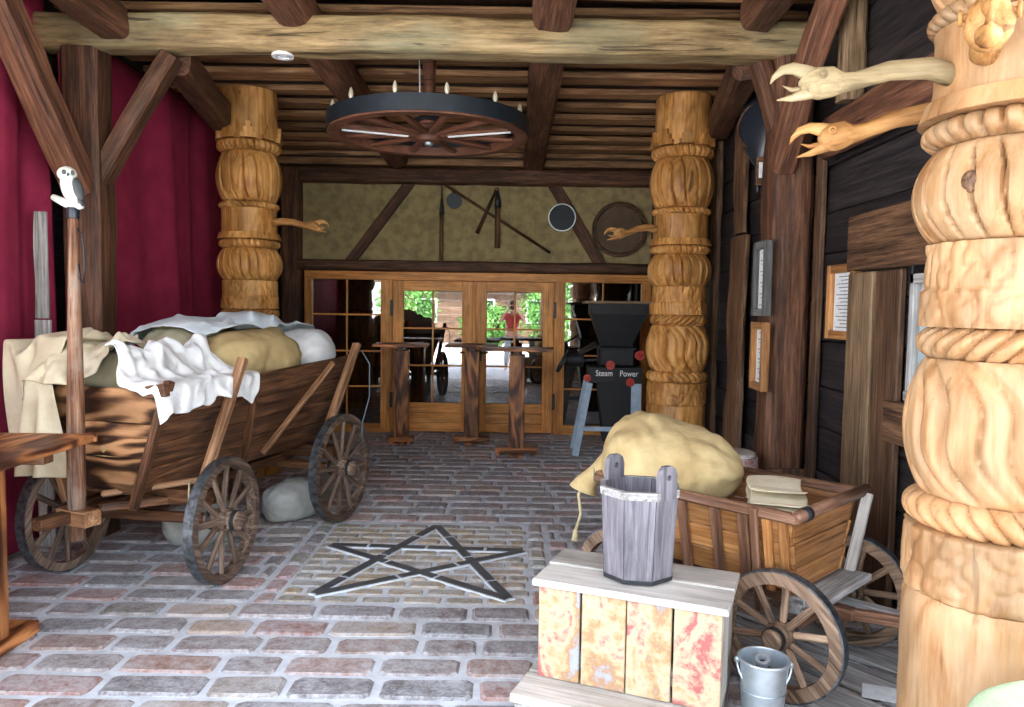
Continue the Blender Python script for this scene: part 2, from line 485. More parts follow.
def tube_geo(pts, rad, n=10, flat=(1, 1), twist=None):
    pts = [Vector(p) for p in pts]
    k = len(pts)
    if not hasattr(rad, '__len__'):
        rad = [rad] * k
    vs, fs = [], []
    ref = Vector((0, 0, 1))
    t0 = (pts[1] - pts[0]).normalized()
    if abs(t0.dot(ref)) > 0.9:
        ref = Vector((0, 1, 0))
    u = (ref - t0 * ref.dot(t0)).normalized()
    for i in range(k):
        t = (pts[min(i + 1, k - 1)] - pts[max(i - 1, 0)]).normalized()
        u = (u - t * u.dot(t)).normalized()
        v = t.cross(u)
        for j in range(n):
            a = 2 * PI * j / n
            vs.append(pts[i] + (u * math.sin(a) * flat[1] + v * math.cos(a) * flat[0]) * rad[i])
    for i in range(k - 1):
        for j in range(n):
            a, b = i * n + j, i * n + (j + 1) % n
            fs.append((a, b, b + n, a + n))
    fs.append(tuple(range(n))[::-1])
    fs.append(tuple((k - 1) * n + j for j in range(n)))
    return vs, fs

def tube(name, pts, rad, mat, parent=None, n=10, flat=(1, 1), m=None):
    """tube with the object's X axis along its chord"""
    A, L = axes(pts[0], pts[-1]) if (Vector(pts[0]) - Vector(pts[-1])).length > 1e-4 else (Matrix.Translation(pts[0]), 0)
    inv = A.inverted()
    vs, fs = tube_geo(pts, rad, n, flat)
    return mk(name, [inv @ v for v in vs], fs, mat, parent, (m @ A) if m is not None else A, smooth=True)

def lathe(name, prof, mat, parent=None, m=None, n=32, smooth=True):
    """prof: list of (r, z) from bottom to top around local Z"""
    vs, fs = [], []
    for r, z in prof:
        for j in range(n):
            a = 2 * PI * j / n
            vs.append((r * math.cos(a), r * math.sin(a), z))
    for i in range(len(prof) - 1):
        for j in range(n):
            a, b = i * n + j, i * n + (j + 1) % n
            fs.append((a, b, b + n, a + n))
    fs.append(tuple(range(n))[::-1])
    fs.append(tuple((len(prof) - 1) * n + j for j in range(n)))
    o = mk(name, vs, fs, mat, parent, m, smooth=False)
    if smooth:
        sharp_smooth(o)
    return o

def sharp_smooth(o, ang=40):
    me = o.data
    me.polygons.foreach_set('use_smooth', [True] * len(me.polygons))
    me.set_sharp_from_angle(angle=math.radians(ang))

def slab(name, q, t, mat, parent=None):
    """plank from four corners q00,q10,q11,q01 (length from q00 to q10), thickness t along the normal, both ways"""
    q = [Vector(p) for p in q]
    x = (q[1] - q[0]).normalized()
    nrm = (q[1] - q[0]).cross(q[3] - q[0]).normalized()
    y = nrm.cross(x)
    A = Matrix((x, y, nrm)).transposed().to_4x4()
    A.translation = sum(q, Vector()) / 4
    inv = A.inverted()
    loc = [inv @ p for p in q]
    ctr = Vector((0, 0, 0))
    vs = []
    c = min(0.004, t * .3)
    for s, k in ((-1, 1), (-1, 0), (1, 0), (1, 1)):
        for p in loc:
            d = (ctr - p)
            d = Vector((math.copysign(c, d.x), math.copysign(c, d.y), 0)) if k else Vector()
            vs.append(Vector((p.x, p.y, p.z)) + d + Vector((0, 0, s * (t / 2 - (0 if k else c)))))
    fs = [(3, 2, 1, 0), (12, 13, 14, 15)]
    for L0 in range(3):
        for j in range(4):
            a, b = L0 * 4 + j, L0 * 4 + (j + 1) % 4
            fs.append((a, b, b + 4, a + 4))
    return mk(name, vs, fs, mat, parent, A)

def disc_ring(name, R, r, h, mat, parent=None, m=None, n=48):
    prof = [(r, -h / 2), (R, -h / 2), (R, h / 2), (r, h / 2)]
    vs, fs = [], []
    for q, z in prof:
        for j in range(n):
            a = 2 * PI * j / n
            vs.append((q * math.cos(a), q * math.sin(a), z))
    for i in range(4):
        i2 = (i + 1) % 4
        for j in range(n):
            j2 = (j + 1) % n
            fs.append((i * n + j, i * n + j2, i2 * n + j2, i2 * n + j))
    o = mk(name, vs, fs, mat, parent, m)
    sharp_smooth(o)
    return o

def torus(name, R, r, mat, parent=None, m=None, n=40, k=8):
    vs, fs = [], []
    for i in range(n):
        a = 2 * PI * i / n
        for j in range(k):
            b = 2 * PI * j / k
            q = R + r * math.cos(b)
            vs.append((q * math.cos(a), q * math.sin(a), r * math.sin(b)))
    for i in range(n):
        for j in range(k):
            i2, j2 = (i + 1) % n, (j + 1) % k
            fs.append((i * k + j, i2 * k + j, i2 * k + j2, i * k + j2))
    return mk(name, vs, fs, mat, parent, m, smooth=True)

def ball(name, rx, ry, rz, mat, parent=None, m=None, nu=20, nv=12, f=None):
    vs, fs = [], []
    for i in range(nv + 1):
        th = PI * i / nv
        for j in range(nu):
            a = 2 * PI * j / nu
            v = Vector((rx * math.sin(th) * math.cos(a), ry * math.sin(th) * math.sin(a), rz * math.cos(th)))
            vs.append(f(v) if f else v)
    for i in range(nv):
        for j in range(nu):
            j2 = (j + 1) % nu
            fs.append((i * nu + j, (i + 1) * nu + j, (i + 1) * nu + j2, i * nu + j2))
    o = mk(name, vs, fs, mat, parent, m, smooth=True)
    return o

def T(x, y, z): return Matrix.Translation((x, y, z))
def RX(a): return Matrix.Rotation(a, 4, 'X')
def RY(a): return Matrix.Rotation(a, 4, 'Y')
def RZ(a): return Matrix.Rotation(a, 4, 'Z')

# cloth: a small position-based drape over boxes and ellipsoids
def drape(nx, ny, pos, boxes=(), balls=(), steps=140, iters=8, pins=(), floor=0.005):
    P = np.array([pos(i / (nx - 1), j / (ny - 1)) for j in range(ny) for i in range(nx)], float)
    rest0 = P.copy()
    idx = np.arange(nx * ny).reshape(ny, nx)
    groups = []
    def add(a, b, k=1.0):
        a, b = a.ravel(), b.ravel()
        groups.append((a, b, np.linalg.norm(rest0[a] - rest0[b], axis=1), k))
    for s in (0, 1):
        add(idx[:, s:-1:2], idx[:, s + 1::2]); add(idx[s:-1:2, :], idx[s + 1::2, :])
    for s in (0, 1):
        for q in (0, 1):
            a = idx[s:-1:2, q:-1:2]; b = idx[s + 1::2, q + 1::2]
            add(a, b, 0.6)
            add(idx[s:-1:2, q + 1::2], idx[s + 1::2, q:-1:2], 0.6)
    for s in range(4):
        a, b = idx[:, s:-2:4], idx[:, s + 2::4]
        k = min(a.shape[1], b.shape[1])
        if k > 0: add(a[:, :k], b[:, :k], 0.25)
        a, b = idx[s:-2:4, :], idx[s + 2::4, :]
        k = min(a.shape[0], b.shape[0])
        if k > 0: add(a[:k], b[:k], 0.25)
    Q = P.copy()
    pins = list(pins)
    for st in range(steps):
        vel = (P - Q) * 0.93
        Q = P.copy()
        P = P + vel
        P[:, 2] -= 0.0018
        for it in range(iters):
            for a, b, r, k in groups:
                d = P[b] - P[a]
                L = np.linalg.norm(d, axis=1) + 1e-9
                c = (d * ((L - r) / L * 0.5 * k)[:, None])
                P[a] += c; P[b] -= c
            if it % 2 == 1:
                hit = np.zeros(len(P), bool)
                for (x0, x1, y0, y1, z1) in boxes:
                    e = 0.012
                    ins = (P[:, 0] > x0 - e) & (P[:, 0] < x1 + e) & (P[:, 1] > y0 - e) & (P[:, 1] < y1 + e) & (P[:, 2] < z1 + e)
                    if ins.any():
                        p = P[ins]
                        ds = np.stack([p[:, 0] - x0 + e, x1 + e - p[:, 0], p[:, 1] - y0 + e, y1 + e - p[:, 1], z1 + e - p[:, 2]], 1)
                        k = ds.argmin(1); r = np.arange(len(p)); dd = ds[r, k]
                        p[k == 0, 0] -= dd[k == 0]; p[k == 1, 0] += dd[k == 1]
                        p[k == 2, 1] -= dd[k == 2]; p[k == 3, 1] += dd[k == 3]
                        p[k == 4, 2] += dd[k == 4]
                        P[ins] = p; hit |= ins
                for (c, r) in balls:
                    c = np.array(c); r = np.array(r) + 0.014
                    q = (P - c) / r
                    L = np.linalg.norm(q, axis=1)
                    ins = L < 1
                    if ins.any():
                        P[ins] = c + q[ins] / L[ins, None] * r; hit |= ins
                P[:, 2] = np.maximum(P[:, 2], floor)
                Q[hit] = P[hit] - (P[hit] - Q[hit]) * 0.3
                if pins:
                    P[pins] = rest0[pins]
    fs = [(idx[j, i], idx[j, i + 1], idx[j + 1, i + 1], idx[j + 1, i]) for j in range(ny - 1) for i in range(nx - 1)]
    return [tuple(p) for p in P], [tuple(int(k) for k in f) for f in fs]

def cloth(name, geo, mat, parent=None, thick=0.007, sub=1):
    o = mk(name, geo[0], geo[1], mat, parent, None, smooth=True)
    md = o.modifiers.new('thickness', 'SOLIDIFY'); md.thickness = thick; md.offset = 1.0
    if sub:
        md = o.modifiers.new('smooth', 'SUBSURF'); md.levels = sub; md.render_levels = sub
    return o

def sack_geo(L, ry, rz, seed=0, neck=True, flat=0.72, n=56, seg=48, tail=0.12, sag=0.0, taper=0.0, rough=1.0):
    """full sack lying along local X, flattened underneath; neck gathered at +X"""
    vs, fs = [], []
    N_ = seg + 1
    for i in range(N_):
        t = i / seg
        x = (t - .5) * L
        s = 2 * t - 1
        r = (1 - abs(s) ** 3.2) ** 0.55 if abs(s) < 1 else 0.0
        if neck and t > 0.80:
            k = (t - 0.80) / 0.20
            r = max(r, 0) * (1 - k) + (0.13 + 0.18 * max(0, (k - .6) / .4)) * k
            r = max(r, 0.13)
        r = max(r, 0.04)
        for j in range(n):
            a = 2 * PI * j / n
            y, z = math.cos(a) * r * ry * (1 - taper * s * .6), math.sin(a) * r * rz * (1 - taper * s)
            edge = max(0, abs(s) - 0.35) / 0.65
            w = 1 + 0.055 * edge * math.sin(a * 9 + seed) + 0.05 * edge * math.sin(a * 5 + seed * 2 + x * 8)
            w += 0.13 * mnoise.noise((x * 4 + seed * 7.3, y * 4, z * 4)) + 0.07 * rough * abs(mnoise.noise((x * 9 + seed, y * 9, z * 9))) + 0.03 * mnoise.noise((x * 22 + seed, y * 22, z * 22))
            y, z = y * w, z * w
            z = max(z, -rz * flat + 0.01 * mnoise.noise((x * 6, y * 6, seed)))
            vs.append((x, y, z + sag * s * s))
    for i in range(seg):
        for j in range(n):
            a, b = i * n + j, i * n + (j + 1) % n
            fs.append((a, b, b + n, a + n))
    fs.append(tuple(range(n))[::-1]); fs.append(tuple(seg * n + j for j in range(n)))
    return vs, fs

def sack(name, ctr, L, ry, rz, mat, label, rz_ang=0, tilt=0, seed=0, neck=True, group=None, **kw):
    """a lying sack as a thing of its own: body (and the cord around its neck as a part)"""
    g = sack_geo(L, ry, rz, seed, neck, **kw)
    o = mk(name, g[0], g[1], mat, None, T(*ctr) @ RZ(rz_ang) @ RY(tilt), smooth=True)
    tag(o, label, 'sack', group)
    if neck:
        with frame(o):
            torus('neck_cord', 0.17 * (ry + rz) / 2, 0.008, 'rope', o, T(L * 0.425, 0, 0) @ RY(PI / 2), 20, 6)
    return o
# ================================================================== THE SETTING
rng = random.Random(7)
XL, XR, YB = -3.12, 2.02, 9.5

# ---- floor: mortar bed with bricks, framed star panel
floor = empty('floor', (0, 0, 0), 0, None, None, kind='structure')
mk('mortar_bed', [(XL - .3, 2.0, -.012), (XR + .3, 2.0, -.012), (XR + .3, YB + .3, -.012), (XL - .3, YB + .3, -.012),
                  (XL - .3, 2.0, -.2), (XR + .3, 2.0, -.2), (XR + .3, YB + .3, -.2), (XL - .3, YB + .3, -.2)],
   [(0, 1, 2, 3), (7, 6, 5, 4), (0, 4, 5, 1), (1, 5, 6, 2), (2, 6, 7, 3), (3, 7, 4, 0)], 'mortar', floor)
TINTS = [(0.24, 0.16, 0.125), (0.17, 0.125, 0.12), (0.30, 0.165, 0.115), (0.34, 0.145, 0.10), (0.26, 0.22, 0.185), (0.125, 0.105, 0.105), (0.34, 0.245, 0.165), (0.20, 0.155, 0.145)]
PX0, PX1, PY0, PY1 = -1.27, 0.12, 3.98, 5.47     # star panel
bricks = []                                       # (x0,x1,y0,y1,tint)
ROW = 0.196
y = 2.2
row = 0
while y < YB - 0.02:
    y1 = y + ROW - 0.032
    x = XL - rng.uniform(0, 0.4)
    while x < XR:
        L = rng.choice((0.33, 0.38, 0.42, 0.45, 0.28))
        x1 = x + L - 0.032
        a, b = max(x, XL), min(x1, XR)
        c = rng.choice(TINTS)
        k = rng.uniform(0.8, 1.25)
        c = tuple(v * k for v in c)
        m0, m1 = PX0 - 0.13, PX1 + 0.13
        if y1 > PY0 - 0.02 and y < PY1 + 0.02 and b > m0 and a < m1:
            if a < m0 - .05: bricks.append((a, m0 - .02, y, y1, c))
            if b > m1 + .05: bricks.append((m1 + .02, b, y, y1, c))
        elif b - a > 0.06:
            bricks.append((a, b, y, y1, c))
        x += L
    y += ROW
    row += 1
# narrow border course beside the panel
for xa in (PX0 - 0.115, PX1 + 0.015):
    yy = PY0 - .01
    while yy < PY1 - .05:
        L = rng.choice((0.16, 0.2, 0.24))
        bricks.append((xa, xa + 0.10, yy, yy + L - 0.025, tuple(v * rng.uniform(.9, 1.3) for v in rng.choice(TINTS))))
        yy += L
bricks.sort(key=lambda b: b[2])
def brick_geo(lx, ly, jit, e=0.009, zb=-.05):
    """worn brick: eight-sided outline, uneven edges, rounded arris; top at z = 0"""
    hx, hy = lx / 2, ly / 2
    k = min(.022, hx * .3, hy * .3)
    out = [(-hx + k, -hy), (hx - k, -hy), (hx, -hy + k), (hx, hy - k), (hx - k, hy), (-hx + k, hy), (-hx, hy - k), (-hx, -hy + k)]
    out = [(x + rng.uniform(-jit, jit), y + rng.uniform(-jit, jit)) for x, y in out]
    vs = [(x, y, zb) for x, y in out] + [(x, y, -e) for x, y in out]
    vs += [(x * (1 - 1.6 * e / hx), y * (1 - 1.6 * e / hy), rng.uniform(-.002, .002)) for x, y in out]
    fs = [tuple(range(16, 24))]
    for q in (0, 8):
        for j in range(8):
            j2 = (j + 1) % 8
            fs.append((q + j, q + j2, q + 8 + j2, q + 8 + j))
    return vs, fs
def brick_obj(b, name, mat, parent, zt=0.0, jit=.005):
    x0, x1, y0, y1, c = b
    vs, fs = brick_geo(x1 - x0, y1 - y0, jit)
    o = mk(name, vs, fs, mat, parent, T((x0 + x1) / 2, (y0 + y1) / 2, zt + rng.uniform(-.005, .002)) @ RX(rng.uniform(-.012, .012)) @ RY(rng.uniform(-.008, .008)))
    o.color = (*c, 1)
    return o
near, far = bricks[:225], bricks[225:]
for b in near:
    brick_obj(b, 'brick', 'brick', floor)
bv, bf, bc = [], [], []
for x0, x1, y0, y1, c in far:
    z = rng.uniform(-.005, .002); k = len(bv)
    vs, fs = brick_geo(x1 - x0, y1 - y0, .005)
    bv += [(x + (x0 + x1) / 2, y + (y0 + y1) / 2, zz + z) for x, y, zz in vs]
    bf += [tuple(i + k for i in f) for f in fs]
    bc += [c] * len(vs)
o = mk('far_bricks', bv, bf, 'brick_far', floor)
tag(o, kind='stuff')
at = o.data.color_attributes.new('tint', 'FLOAT_COLOR', 'POINT')
for i, c in enumerate(bc):
    at.data[i].color = (*c, 1)
# star panel: small yellow bricks, slate strips set into them
YT = [(0.38, 0.285, 0.14), (0.33, 0.255, 0.13), (0.42, 0.31, 0.15), (0.28, 0.225, 0.125)]
rows = 13
rh = (PY1 - PY0) / rows
for r in range(rows):
    x = PX0 - (0.11 if r % 2 else 0)
    while x < PX1 - .02:
        a, b = max(x, PX0), min(x + 0.215, PX1)
        if b - a > 0.03:
            brick_obj((a, b, PY0 + r * rh, PY0 + (r + 1) * rh - 0.014, rng.choice(YT)), 'panel_brick', 'brick', floor, -0.004, .002)
        x += 0.23
S5 = [(-.53, 5.40), (.10, 4.86), (0.005, 4.03), (-1.08, 4.06), (-1.20, 4.93)]   # top, right, low right, low left, left
def star_piece(name, p, q, w, z, mat, h):
    return bar(name, (p[0], p[1], z), (q[0], q[1], z), w, h, mat, floor, c=0.003)
order = [(0, 2), (2, 4), (4, 1), (1, 3), (3, 0)]
for i, (a, b) in enumerate(order):
    p, q = Vector(S5[a]), Vector(S5[b])
    star_piece('star_mortar_line', p, q, 0.076, -0.0035 + i * .0003, 'mortar', 0.012)
    cuts = [0, .36, .64, 1] if i % 2 else [0, .2, .5, .8, 1]
    for u, v in zip(cuts[:-1], cuts[1:]):
        star_piece('star_strip', p.lerp(q, u + .008), p.lerp(q, v - .008), 0.058, 0.0015 + i * .0004, 'starstone', 0.012)

# ---- yard outside, behind the camera (seen only in the door glass)
box('ground', -30, 30, -40, 1.99, -.25, -0.02, 'ground', None, c=0.01)
tag(bpy.data.objects['ground'], kind='structure')

# ---- left wall behind the curtains, right wall of black planks
wl = empty('wall_left', (XL - .2, 5, 0), 0, None, None, kind='structure')
box('wall_core', XL - .35, XL - .13, 2.6, YB + .3, -.05, 3.9, 'black', wl)
for i in range(14):
    box('wall_plank', XL - .13, XL - .10, 2.6, YB, i * .275, i * .275 + .268, 'black', wl)
wr = empty('wall_right', (XR, 5, 0), 0, None, None, kind='structure')
WIN = (3.18, 3.80, 1.16, 1.80)
box('wall_core', XR + .06, XR + .3, 2.5, YB + .3, -.05, 4.3, 'black', wr)
z = 0.0
i = 0
while z < 4.2:
    h = (0.30, 0.27, 0.29, 0.26)[i % 4]
    segs = [(2.5, 9.45)]
    if z + h > WIN[2] and z < WIN[3]:
        segs = [(2.5, WIN[0]), (WIN[1], 9.45)]
    for a, b in segs:
        o = box('wall_plank', XR + rng.uniform(-.012, .006), XR + .06, a, b, z, z + h - .008, 'black', wr, c=.006)
    z += h
    i += 1
# window in the right wall
w3 = empty('window_3', (XR, 3.49, WIN[2]), 0, None, None, kind='structure')
box('pane', XR + .02, XR + .03, WIN[0], WIN[1], WIN[2], WIN[3], 'palepane', w3, c=.001)
for a, b in ((WIN[0] - .02, WIN[0] + .04), (WIN[1] - .04, WIN[1] + .0)):
    box('window_frame', XR - .02, XR + .02, a, b, WIN[2], WIN[3], 'grey', w3)
box('window_frame', XR - .02, XR + .02, WIN[0], WIN[1], WIN[3] - .05, WIN[3], 'grey', w3)
box('window_sill', XR - .03, XR + .02, WIN[0], WIN[1], WIN[2], WIN[2] + .05, 'grey', w3)
box('glazing_bar', XR - .01, XR + .018, 3.47, 3.50, WIN[2], WIN[3], 'grey', w3)
for nm, (y0, y1, z0, z1, mat, t) in (
        ('trim_1', (3.10, 4.42, 1.84, 2.16, 'brown', .05)),
        ('trim_2', (4.10, 4.40, 0.0, 1.83, 'tanplank', .045)),
        ('trim_3', (3.83, 4.09, 0.0, 1.83, 'brown', .03)),
        ('trim_4', (3.10, 3.90, 0.94, 1.15, 'brown', .06)),
        ('trim_5', (4.86, 4.97, 0.25, 2.62, 'brown', .03))):
    tag(box(nm, XR - .02 - t, XR - .014, y0, y1, z0, z1, mat, None, c=.008), kind='structure')

# ---- ceiling: boards across, two layers (battens below, cover boards above)
def zc(y): return 3.66 - 0.034 * (y - 5.0)
ce = empty('ceiling', (-.5, 5, 3.7), 0, None, None, kind='structure')
y = -0.42  # unseen rows added forward of the porch to cut skylight on the front
i = 0
while y < 9.75:
    z = zc(y)
    w = 0.20 + 0.03 * ((i * 7) % 3 - 1)
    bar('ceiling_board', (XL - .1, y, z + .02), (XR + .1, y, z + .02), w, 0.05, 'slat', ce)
    bar('cover_board', (XL - .1, y + .21, z + .10), (XR + .1, y + .21, z + .10), 0.30, 0.04, 'slat_shaded', ce)  # the dark of the gaps between battens is painted as shade here
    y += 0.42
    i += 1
box('shading_roof_deck', XL - .6, XR + .6, -0.6, 13.6, 3.86, 3.95, 'slat_shaded', ce)  # unseen roof, stretched over camera and back room to block sky and sun

# ---- back wall: plaster panel with dark timbers
wb = empty('wall_back', (-.5, YB, 0), 0, None, None, kind='structure')
box('plaster_panel', -2.70, 1.76, YB + .03, YB + .15, 2.10, 3.22, 'plaster', wb, c=.002)
hewn('top_beam', (-3.1, YB + .02, 3.225), (2.05, YB + .02, 3.225), .24, .20, 'post', wb, seed=3)
hewn('lower_beam', (-2.9, YB + .02, 2.105), (1.95, YB + .02, 2.105), .24, .14, 'post', wb, seed=4)
hewn('corner_post', (-2.79, YB + .02, 0), (-2.79, YB + .02, 3.3), .26, .26, 'post', wb, seed=5, up=(1, 0, 0))
hewn('corner_post', (1.86, YB + .02, 0), (1.86, YB + .02, 3.3), .24, .26, 'post', wb, seed=6, up=(1, 0, 0))
slab('wall_brace', [(-2.14, YB + .01, 2.15), (-1.38, YB + .01, 3.16), (-1.22, YB + .01, 3.16), (-1.98, YB + .01, 2.15)], .05, 'post', wb)
slab('wall_brace', [(0.40, YB + .01, 3.16), (1.02, YB + .01, 2.15), (1.19, YB + .01, 2.15), (0.57, YB + .01, 3.16)], .05, 'post', wb)
box('upper_wall', -3.2, 2.1, YB + .10, YB + .2, 3.25, 3.9, 'slat_shaded', wb)
box('gable_board', -3.1, 2.05, YB - .04, YB + .1, 3.36, 3.44, 'slat', wb)

# joinery frame around doors and windows
def trimbox(n, *a, **k):
    return tag(box('trim_%d' % n, *a, **k), kind='structure')
ZT = 1.93
trimbox(6, -2.62, 1.74, YB - .05, YB + .05, ZT, 2.035, 'pine')
trimbox(7, -2.62, -2.53, YB - .05, YB + .05, 0, ZT, 'pine')
trimbox(8, -1.66, -1.515, YB - .05, YB + .05, 0, ZT, 'pine')
trimbox(9, .525, .66, YB - .05, YB + .05, 0, ZT, 'pine')
trimbox(10, 1.62, 1.74, YB - .05, YB + .05, 0, ZT, 'pine')
trimbox(11, -2.53, -1.66, YB - .04, YB + .04, 0, .11, 'pine')
trimbox(12, .66, 1.62, YB - .04, YB + .04, 0, .12, 'pine')

def glazed(o, x0, x1, z0, z1, cols, rows_, yc, bw=.022, mat='pine'):
    xs = [x0 + (x1 - x0) * i / cols for i in range(cols + 1)]
    zs = rows_ if hasattr(rows_, '__len__') else [z0 + (z1 - z0) * i / rows_ for i in range(rows_ + 1)]
    for i in range(cols):
        for j in range(len(zs) - 1):
            box('pane', xs[i] + .002, xs[i + 1] - .002, yc - .002, yc + .002, zs[j] + .002, zs[j + 1] - .002, 'glass', o, c=.0005)
    for x in xs[1:-1]:
        box('glazing_bar', x - bw / 2, x + bw / 2, yc - .015, yc + .015, z0, z1, mat, o)
    for zz in zs[1:-1]:
        box('glazing_bar', x0, x1, yc - .013, yc + .013, zz - bw / 2, zz + bw / 2, mat, o)

for n, (x0, x1) in ((1, (-1.512, -.502)), (2, (-.462, .520))):
    d = empty('door_%d' % n, ((x0 + x1) / 2, YB, 0), 0, None, None, kind='structure')
    s = .135
    gz0, gz1 = .385, 1.80
    box('stile', x0, x0 + s, YB - .03, YB + .03, .015, ZT - .005, 'pine', d)
    box('stile', x1 - s, x1, YB - .03, YB + .03, .015, ZT - .005, 'pine', d)
    box('top_rail', x0 + s, x1 - s, YB - .03, YB + .03, gz1, ZT - .005, 'pine', d)
    box('kick_board', x0 + s, x1 - s, YB - .022, YB + .022, .13, .255, 'pine', d)
    box('kick_board', x0 + s, x1 - s, YB - .022, YB + .022, .26, .382, 'pine', d)
    box('bottom_rail', x0 + s, x1 - s, YB - .03, YB + .03, .015, .128, 'pine', d)
    glazed(d, x0 + s, x1 - s, gz0, gz1, 2, 3, YB)
    hx = x0 - .012 if n == 1 else x1 + .012
    for hz in (.42, 1.58):
        box('hinge', hx - .018, hx + .018, YB - .06, YB - .045, hz - .10, hz + .10, 'iron', d, c=.002)
    ex = x1 - .06 if n == 1 else x0 + .06
    box('handle_plate', ex - .016, ex + .016, YB - .04, YB - .03, .92, 1.10, 'iron', d, c=.002)
    tube('door_handle', [(ex, YB - .035, 1.03), (ex, YB - .08, 1.03), (ex + (-.10 if n == 1 else .10), YB - .085, 1.03)], .009, 'iron', d, 8)
tag(box('trim_13', -.50, -.463, YB - .045, YB + .03, .015, ZT - .005, 'pine', None), kind='structure')
w1 = empty('window_1', (-2.1, YB, .11), 0, None, None, kind='structure')
glazed(w1, -2.53, -1.66, .11, ZT, 2, [.11, .58, 1.03, 1.49, ZT], YB)
w2 = empty('window_2', (1.14, YB, .12), 0, None, None, kind='structure')
glazed(w2, .66, 1.62, .12, ZT, 2, [.12, .58, 1.01, 1.47, ZT], YB)
# dark room behind the glass
wi = empty('wall_inner', (-.5, 12.6, 0), 0, None, None, kind='structure')
for i in range(11):
    box('inner_plank', -3.4 + i * .52, -3.4 + i * .52 + .50, 12.4, 12.45, 0, 3.3, 'brown', wi)
box('inner_side', -3.55, -3.42, YB + .2, 12.6, 0, 3.8, 'black', wi)
box('inner_side', 2.1, 2.25, YB + .2, 12.6, 0, 3.8, 'black', wi)
box('inner_core', -3.6, 2.3, 12.46, 12.6, 0, 3.9, 'black', wi)
for i in range(3):
    box('shelf', -3.3, -1.9, 11.9, 12.35, .6 + i * .45, .64 + i * .45, 'brown', wi)
tag(box('floor_inner', -3.5, 2.3, YB + .3, 12.6, -.2, -.005, 'brown', None), kind='structure')

# ---- timber frame: things one could take out one by one
def timber(name, label, *a, cat='beam', group=None, **k):
    return tag(hewn(name, *a, **k), label, cat, group)
timber('tie_beam', 'long weathered tan tie beam spanning the porch under the ceiling', (-3.16, 5.12, 3.385), (1.98, 5.12, 3.385), .25, .235, 'beam', seed=11, amp=.016, n=32)
timber('ceiling_beam', 'reddish round log running back under the ceiling above the wheel chandelier', (-1.46, -0.4, 3.67), (-1.46, 9.42, 3.45), .28, .29, 'log', seed=12, power=2.2)
timber('ceiling_beam', 'squared brown ceiling beam right of the wheel chandelier', (.235, -0.4, 3.66), (.235, 9.42, 3.44), .26, .28, 'log', seed=13, power=5)
timber('side_beam', 'dark beam joining the tie beam to the column beside the red curtain', (-2.34, 5.25, 3.28), (-2.70, 7.05, 3.30), .2, .24, 'post', seed=14)
timber('side_beam', 'dark beam joining the tie beam to the carved column by the grain machine', (1.58, 5.25, 3.30), (1.88, 7.05, 3.30), .2, .24, 'post', seed=15)
timber('side_beam', 'dark beam running forward from the left end of the tie beam', (-2.62, 2.2, 3.44), (-2.62, 4.99, 3.42), .2, .22, 'post', seed=16)
timber('side_beam', 'dark beam running forward over the large pale column', (1.55, 2.2, 3.55), (1.55, 4.99, 3.52), .2, .22, 'post', seed=17)
timber('timber_post', 'dark reddish post standing between the red curtains', (-2.87, 5.12, 0), (-2.87, 5.12, 3.27), .25, .25, 'post', seed=18, up=(1, 0, 0), cat='post')
timber('timber_post', 'broad dark brown post on the plank wall with two frames', (1.85, 5.15, 0), (1.85, 5.15, 3.27), .30, .27, 'post', seed=19, up=(1, 0, 0), cat='post')
timber('brace', 'thick red-brown diagonal brace rising toward the viewer from the curtain post', (-2.87, 5.02, 2.36), (-2.87, 4.0, 3.56), .20, .19, 'log', seed=20, up=(1, 0, 0), cat='brace')
timber('brace', 'short dark brace from the curtain post up to the tie beam', (-2.80, 5.12, 2.42), (-2.30, 5.12, 3.25), .12, .15, 'post', seed=21, up=(0, 1, 0), cat='brace')
timber('brace', 'curved red-brown brace from the framed post up toward the viewer', (1.77, 5.02, 2.55), (1.77, 4.0, 3.62), .14, .15, 'log', seed=22, up=(1, 0, 0), cat='brace', bow=-.04)
timber('brace', 'short dark brace from the framed post up to the tie beam end', (1.82, 5.14, 2.70), (1.63, 5.14, 3.26), .13, .14, 'post', seed=23, up=(0, 1, 0), cat='brace')
timber('wall_log', 'dark reddish round log fixed along the plank wall behind the bird heads', (1.94, 4.72, 2.68), (1.94, 2.7, 2.66), .12, .26, 'log', seed=24, power=2.4)
timber('wall_post', 'short tan upright high on the plank wall by the tie beam', (1.93, 4.42, 2.82), (1.93, 4.42, 3.9), .12, .13, 'tanplank', seed=25, up=(1, 0, 0), cat='post')
timber('wall_board', 'rough brown slab leaning upright against the plank wall by the far column', (1.93, 6.5, 0), (1.95, 6.5, 2.24), .42, .06, 'brown', seed=26, up=(1, 0, 0), cat='board')
timber('wall_board', 'narrow tall dark slab standing beside the far carved column', (1.95, 7.3, 0), (1.95, 7.3, 3.2), .20, .07, 'brown', seed=27, up=(1, 0, 0), cat='board')
timber('wall_board', 'tall dark upright board next to the hanging black bellows', (1.96, 6.55, 2.27), (1.96, 6.55, 3.3), .3, .05, 'brown', seed=28, up=(1, 0, 0), cat='board')
timber('wall_board', 'short wide brown board at the foot of the framed post', (1.85, 4.985, 0.0), (1.85, 4.985, .55), .04, .28, 'brown', seed=29, up=(1, 0, 0), cat='board', amp=.004)
gp = timber('grey_board', 'weathered grey board standing at the edge of the left curtain', (-3.02, 4.83, 0), (-3.02, 4.83, 1.48), .10, .03, 'grey', seed=30, up=(0, 1, 0), cat='board', amp=.004)
gp = timber('grey_board', 'pointed grey board above the weathered one by the left curtain', (-3.02, 4.83, 1.49), (-3.02, 4.83, 2.17), .10, .03, 'grey', seed=31, up=(0, 1, 0), cat='board', amp=.004, taper=.75)
